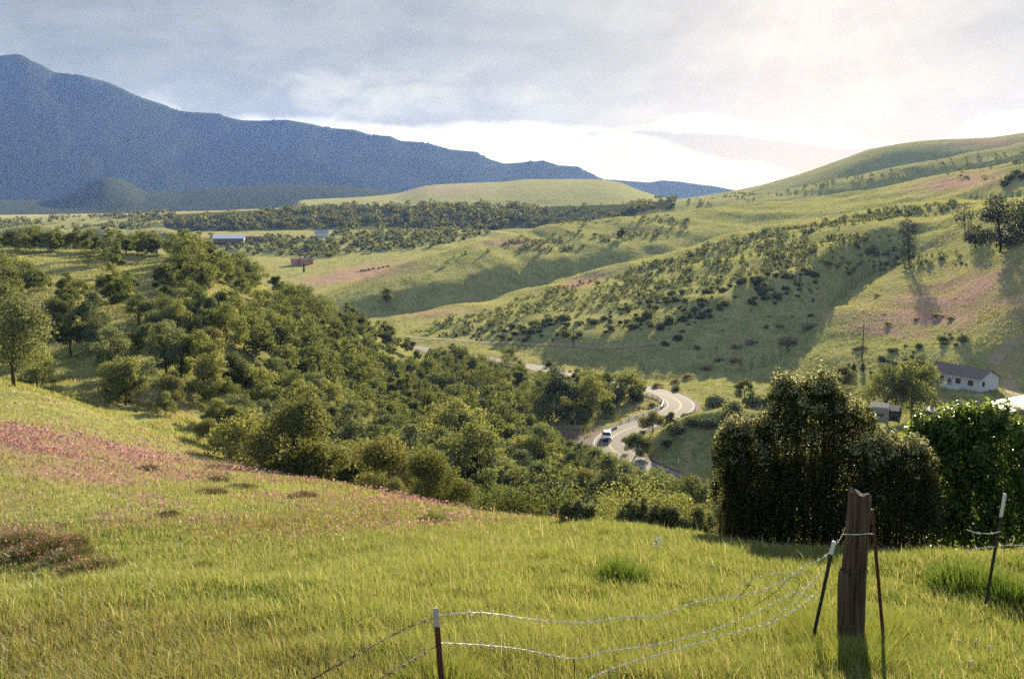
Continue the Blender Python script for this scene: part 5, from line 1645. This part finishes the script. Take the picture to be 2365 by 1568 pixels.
pb_ = hit(497, 560, 700)
house(pb_ + Vector((0, 0, .5)), rad(-82), 26, 12, 3.6, 2.6, M['brownwall'], M['metalroof'], 'long barn with bright white roof on the valley floor', 'barn', wins=[('g', 6, 1.8, 3.0, 3.0)], over=.6, cat='barn')
p2 = hit(568, 557, 700)
house(p2, rad(-84), 20, 8, 3.0, 1.2, M['brownwall'], M['brownwall'], 'low dark shed beside the white roofed barn', 'farm_shed', wins=[('s', 8, 1.5, 1.4, 1.2)], cat='shed')
far_house(727, 546, 700, rz=rad(-80), L=13, Wd=8, hw=3, hr=1.8, wall=M['wallwhite'], roof=M['greyroof'], label='small grey roofed farmhouse among valley trees', wins=[('s', 4, 1.6, 1.6, 1.3), ('s', 9, 1.6, 1.6, 1.3)])
far_house(672, 612, 550, rz=rad(-50), L=10, Wd=6, hw=2.6, hr=1.2, wall=M['orangewall'], roof=M['redroof'], label='brown farmhouse with dark red roof beyond the wooded hill', wins=[('s', 3, 1.6, 1.2, 1.2)], chim=True)
far_house(690, 612, 550, rz=rad(-62), L=7, Wd=5, hw=2.0, hr=.9, wall=M['orangewall'], roof=M['redroof'], label='reddish farm annex joined to the dark red roofed house', wins=[('s', 4, 1.5, 1.2, 1.1)])
far_house(706, 609, 550, rz=rad(-82), L=6, Wd=4, hw=1.8, hr=.9, wall=M['orangewall'], roof=M['redroof'], label='little red shed at the edge of the pink valley field', name='farm_shed', wins=[('s', 3, 1.0, .8, .8)], cat='shed')
SUN_E, EXPO = 5.0, 1.55
HAZE_D, HAZE_C, HAZE_G = 1.05e-4, (.13, .225, .57), .1
SKYC = dict(deck_a=(.078, .088, .10), deck_b=(.125, .133, .14), zenith=(.17, .19, .23), behind=(.12, .15, .19), g1=.065, g2=.025,
            gap_a=(.22, .23, .24), gap_b=(.34, .345, .345), bank=(.085, .112, .135), tuft=(.27, .265, .25), veil=(.17, .177, .182), mass=(.24, .237, .22))
# ------------------------------------------------------------------ sky, sun, air, camera
w = bpy.data.worlds.new('World'); SC.world = w; w.use_nodes = True
nt = w.node_tree; nt.nodes.clear(); lk = nt.links
sky = N(nt, 'ShaderNodeTexSky', sky_type='NISHITA'); sky.sun_disc = False
sky.sun_elevation = SUN_EL; sky.sun_rotation = SUN_AZ; sky.altitude = 600; sky.dust_density = 2.0
tc = N(nt, 'ShaderNodeTexCoord'); dirv = tc.outputs['Generated']
sep = N(nt, 'ShaderNodeSeparateXYZ'); lk.new(dirv, sep.inputs[0])
X_, Y_, Z_ = sep.outputs
az = math_(nt, 'MULTIPLY', math_(nt, 'ARCTAN2', X_, Y_), 180 / math.pi)
el = math_(nt, 'MULTIPLY', math_(nt, 'ARCSINE', Z_), 180 / math.pi)
cv = N(nt, 'ShaderNodeCombineXYZ'); lk.new(math_(nt, 'MULTIPLY', az, .085), cv.inputs[0]); lk.new(math_(nt, 'MULTIPLY', el, .30), cv.inputs[1])
cv2 = N(nt, 'ShaderNodeCombineXYZ'); lk.new(math_(nt, 'MULTIPLY', az, .30), cv2.inputs[0]); lk.new(math_(nt, 'MULTIPLY', el, .62), cv2.inputs[1]); cv2.inputs[2].default_value = 4.2
n1 = noise(nt, cv.outputs[0], 1.0, 6, .55, .3)
n2 = noise(nt, cv2.outputs[0], 1.0, 7, .6, .4)
# closeness to the sun
sd_ = Vector((math.sin(SUN_AZ) * math.cos(SUN_EL), math.cos(SUN_AZ) * math.cos(SUN_EL), math.sin(SUN_EL)))
dt = N(nt, 'ShaderNodeVectorMath', operation='DOT_PRODUCT'); lk.new(dirv, dt.inputs[0]); dt.inputs[1].default_value = sd_
ang = math_(nt, 'MULTIPLY', math_(nt, 'ARCCOSINE', math_(nt, 'MINIMUM', dt.outputs['Value'], 1.0)), 180 / math.pi)
glow = math_(nt, 'POWER', 2.718, math_(nt, 'MULTIPLY', ang, -1 / 11.0))
glow2 = math_(nt, 'POWER', 2.718, math_(nt, 'MULTIPLY', ang, -1 / 30.0))
# grey cloud deck
K = 10.0
def rgb(c): return tuple(q * K for q in c)
deck = mixc(nt, maprange(nt, math_(nt, 'MULTIPLY_ADD', n2, .35, math_(nt, 'MULTIPLY', n1, .65)), .38, .62), rgb(SKYC['deck_a']), rgb(SKYC['deck_b']))
deck = mixc(nt, maprange(nt, el, 14, 40), deck, rgb(SKYC['zenith']))
deck = mixc(nt, maprange(nt, ang, 50, 110), deck, rgb(SKYC['behind']))
g1 = mixc(nt, 1.0, (0, 0, 0), rgb((1.0, .99, .95)))
glc = N(nt, 'ShaderNodeVectorMath', operation='SCALE'); lk.new(g1, glc.inputs[0])
lk.new(math_(nt, 'ADD', math_(nt, 'MULTIPLY', glow, SKYC['g1']), math_(nt, 'MULTIPLY', glow2, SKYC['g2'])), glc.inputs['Scale'])
add = N(nt, 'ShaderNodeVectorMath', operation='ADD'); lk.new(deck, add.inputs[0]); lk.new(glc.outputs[0], add.inputs[1])
deckg = add.outputs[0]
# faint slanting rays under the hidden sun
rv = sd_.cross(Vector((0, 0, 1))).normalized(); uv_ = rv.cross(sd_)
def dotv(v):
    n = N(nt, 'ShaderNodeVectorMath', operation='DOT_PRODUCT'); lk.new(dirv, n.inputs[0]); n.inputs[1].default_value = v; return n.outputs['Value']
phi = math_(nt, 'ARCTAN2', dotv(rv), math_(nt, 'MULTIPLY', dotv(uv_), -1.0))
pc_ = N(nt, 'ShaderNodeCombineXYZ'); lk.new(math_(nt, 'MULTIPLY', phi, 5.5), pc_.inputs[0])
rays = math_(nt, 'MULTIPLY', math_(nt, 'MULTIPLY_ADD', noise(nt, pc_.outputs[0], 1.0, 4, .6), .42, .79), 1.0)
rays = math_(nt, 'ADD', math_(nt, 'MULTIPLY', math_(nt, 'SUBTRACT', rays, 1.0), maprange(nt, ang, 26, 5)), 1.0)
rsc = N(nt, 'ShaderNodeVectorMath', operation='SCALE'); lk.new(deckg, rsc.inputs[0]); lk.new(rays, rsc.inputs['Scale']); deckg = rsc.outputs[0]
# the bright gap under the deck: its upper edge over the bearing
def curve(xs, ys, x):
    n = N(nt, 'ShaderNodeFloatCurve'); c = n.mapping.curves[0]
    x0, x1, y0, y1 = min(xs), max(xs), min(ys), max(ys)
    while len(c.points) > 2: c.points.remove(c.points[1])
    for i, (a, b) in enumerate(zip(xs, ys)):
        px, py = (a - x0) / (x1 - x0), (b - y0) / (y1 - y0)
        if i == 0: c.points[0].location = (px, py)
        elif i == len(xs) - 1: c.points[-1].location = (px, py)
        else: c.points.new(px, py)
    for p in c.points: p.handle_type = 'AUTO_CLAMPED'
    n.mapping.update()
    lk.new(maprange(nt, x, x0, x1, 0, 1, False), n.inputs['Value'])
    return math_(nt, 'MULTIPLY_ADD', n.outputs[0], y1 - y0, y0)
def sky_curve(pts, x):
    return curve([math.degrees(float(ray(u, v)[0])) for u, v in pts], [math.degrees(math.atan(float(ray(u, v)[1]))) for u, v in pts], x)
edge = sky_curve([(-900, 330), (200, 300), (520, 268), (680, 262), (900, 289), (1182, 274), (1300, 286), (1480, 293), (1590, 262), (1680, 268), (1760, 287), (1990, 306), (2080, 330), (2160, 322), (2220, 292), (2365, 255), (2800, 250)], az)
below = math_(nt, 'SUBTRACT', edge, el)
below = math_(nt, 'ADD', below, math_(nt, 'MULTIPLY_ADD', n2, 1.1, -.55))
gap = maprange(nt, below, -.16, .30)
gapc = mixc(nt, maprange(nt, n2, .35, .75), rgb(SKYC['gap_a']), rgb(SKYC['gap_b']))
# a lower grey bank inside the gap
top2 = sky_curve([(700, 420), (1300, 330), (1420, 298), (1560, 300), (1700, 312), (1900, 330), (2100, 345), (2400, 350)], az)
bot2 = sky_curve([(700, 425), (1300, 331), (1420, 318), (1560, 348), (1700, 378), (1900, 420), (2100, 440), (2400, 440)], az)
in2 = math_(nt, 'MULTIPLY', maprange(nt, math_(nt, 'ADD', math_(nt, 'SUBTRACT', top2, el), math_(nt, 'MULTIPLY_ADD', n2, .9, -.45)), -.1, .25), maprange(nt, math_(nt, 'ADD', math_(nt, 'SUBTRACT', el, bot2), math_(nt, 'MULTIPLY_ADD', n2, 1.4, -.7)), -.15, .5))
gapc = mixc(nt, math_(nt, 'MULTIPLY', in2, 1.0), gapc, rgb(SKYC['bank']))
# sunlit tufts along the deck's underside
tuft = math_(nt, 'MULTIPLY', maprange(nt, n2, .55, .72), math_(nt, 'MULTIPLY', maprange(nt, below, -3.2, -.4), maprange(nt, az, -22, 2, .9, .35)))
body = mixc(nt, math_(nt, 'MULTIPLY', tuft, .55), deckg, rgb(SKYC['tuft']))
# soft lighter veils high in the deck
veil = math_(nt, 'MULTIPLY', maprange(nt, n1, .5, .75), maprange(nt, el, 9, 3))
body = mixc(nt, math_(nt, 'MULTIPLY', veil, .5), body, rgb(SKYC['veil']))
# the cream cloud mass over the mountains' shoulder
lx = math_(nt, 'DIVIDE', math_(nt, 'ADD', az, 6.5), 8.5); ly = math_(nt, 'DIVIDE', math_(nt, 'SUBTRACT', el, 5.0), 1.5)
mass = maprange(nt, math_(nt, 'ADD', math_(nt, 'ADD', math_(nt, 'MULTIPLY', lx, lx), math_(nt, 'MULTIPLY', ly, ly)), math_(nt, 'MULTIPLY_ADD', n2, -3.4, 1.7)), 1.1, -.5)
body = mixc(nt, math_(nt, 'MULTIPLY', mass, .75), body, rgb(SKYC['mass']))
body = mixc(nt, gap, body, gapc)
# let some clear sky of the Sky Texture through away from the sun
fin = mixc(nt, maprange(nt, ang, 45, 100, .97, .55), sky.outputs[0], body)
bg = N(nt, 'ShaderNodeBackground'); bg.inputs['Strength'].default_value = .1; lk.new(fin, bg.inputs[0])
wo = N(nt, 'ShaderNodeOutputWorld'); lk.new(bg.outputs[0], wo.inputs[0])

sun = bpy.data.lights.new('sun', 'SUN'); sun.energy = SUN_E; sun.angle = rad(.5); sun.color = (1.0, .90, .72)
so = bpy.data.objects.new('sun', sun); COL.objects.link(so)
so.rotation_euler = sd_.to_track_quat('Z', 'Y').to_euler()

# air
if HAZE_D > 0:
    zt = float(ZB.max()) + 15; zb = float(ZB.min()) - 1
    hb = MB().box((0, 0, (zt + zb) / 2), (16200, 16200, zt - zb))
    m, hnt, nd, hlk = new_mat('air')
    pv = N(hnt, 'ShaderNodeVolumePrincipled'); pv.inputs['Color'].default_value = (*HAZE_C, 1); pv.inputs['Density'].default_value = HAZE_D
    pv.inputs['Absorption Color'].default_value = (1, 1, 1, 1); pv.inputs['Anisotropy'].default_value = HAZE_G
    out = N(hnt, 'ShaderNodeOutputMaterial'); hlk.new(pv.outputs[0], out.inputs['Volume'])
    ho = link('haze', hb.mesh('haze', m)); ho['kind'] = 'stuff'

cam = bpy.data.cameras.new('camera'); cam.sensor_width = 36; cam.lens = 36 * F / 2365.0; cam.clip_start = .05; cam.clip_end = 30000
co = bpy.data.objects.new('camera', cam); COL.objects.link(co); co.rotation_euler = (math.pi / 2 - PITCH, 0, 0); co.location = (0, 0, 0)
SC.camera = co
SC.view_settings.view_transform = 'Standard'; SC.view_settings.look = 'None'; SC.view_settings.gamma = 1
SC.view_settings.exposure = EXPO
SC.cycles.use_denoising = False
SC.cycles.max_bounces = 6; SC.cycles.diffuse_bounces = 2; SC.cycles.transmission_bounces = 3; SC.cycles.volume_bounces = 1; SC.cycles.transparent_max_bounces = 8
SC.cycles.sample_clamp_indirect = 5
SC.cycles.caustics_reflective = False; SC.cycles.caustics_refractive = False
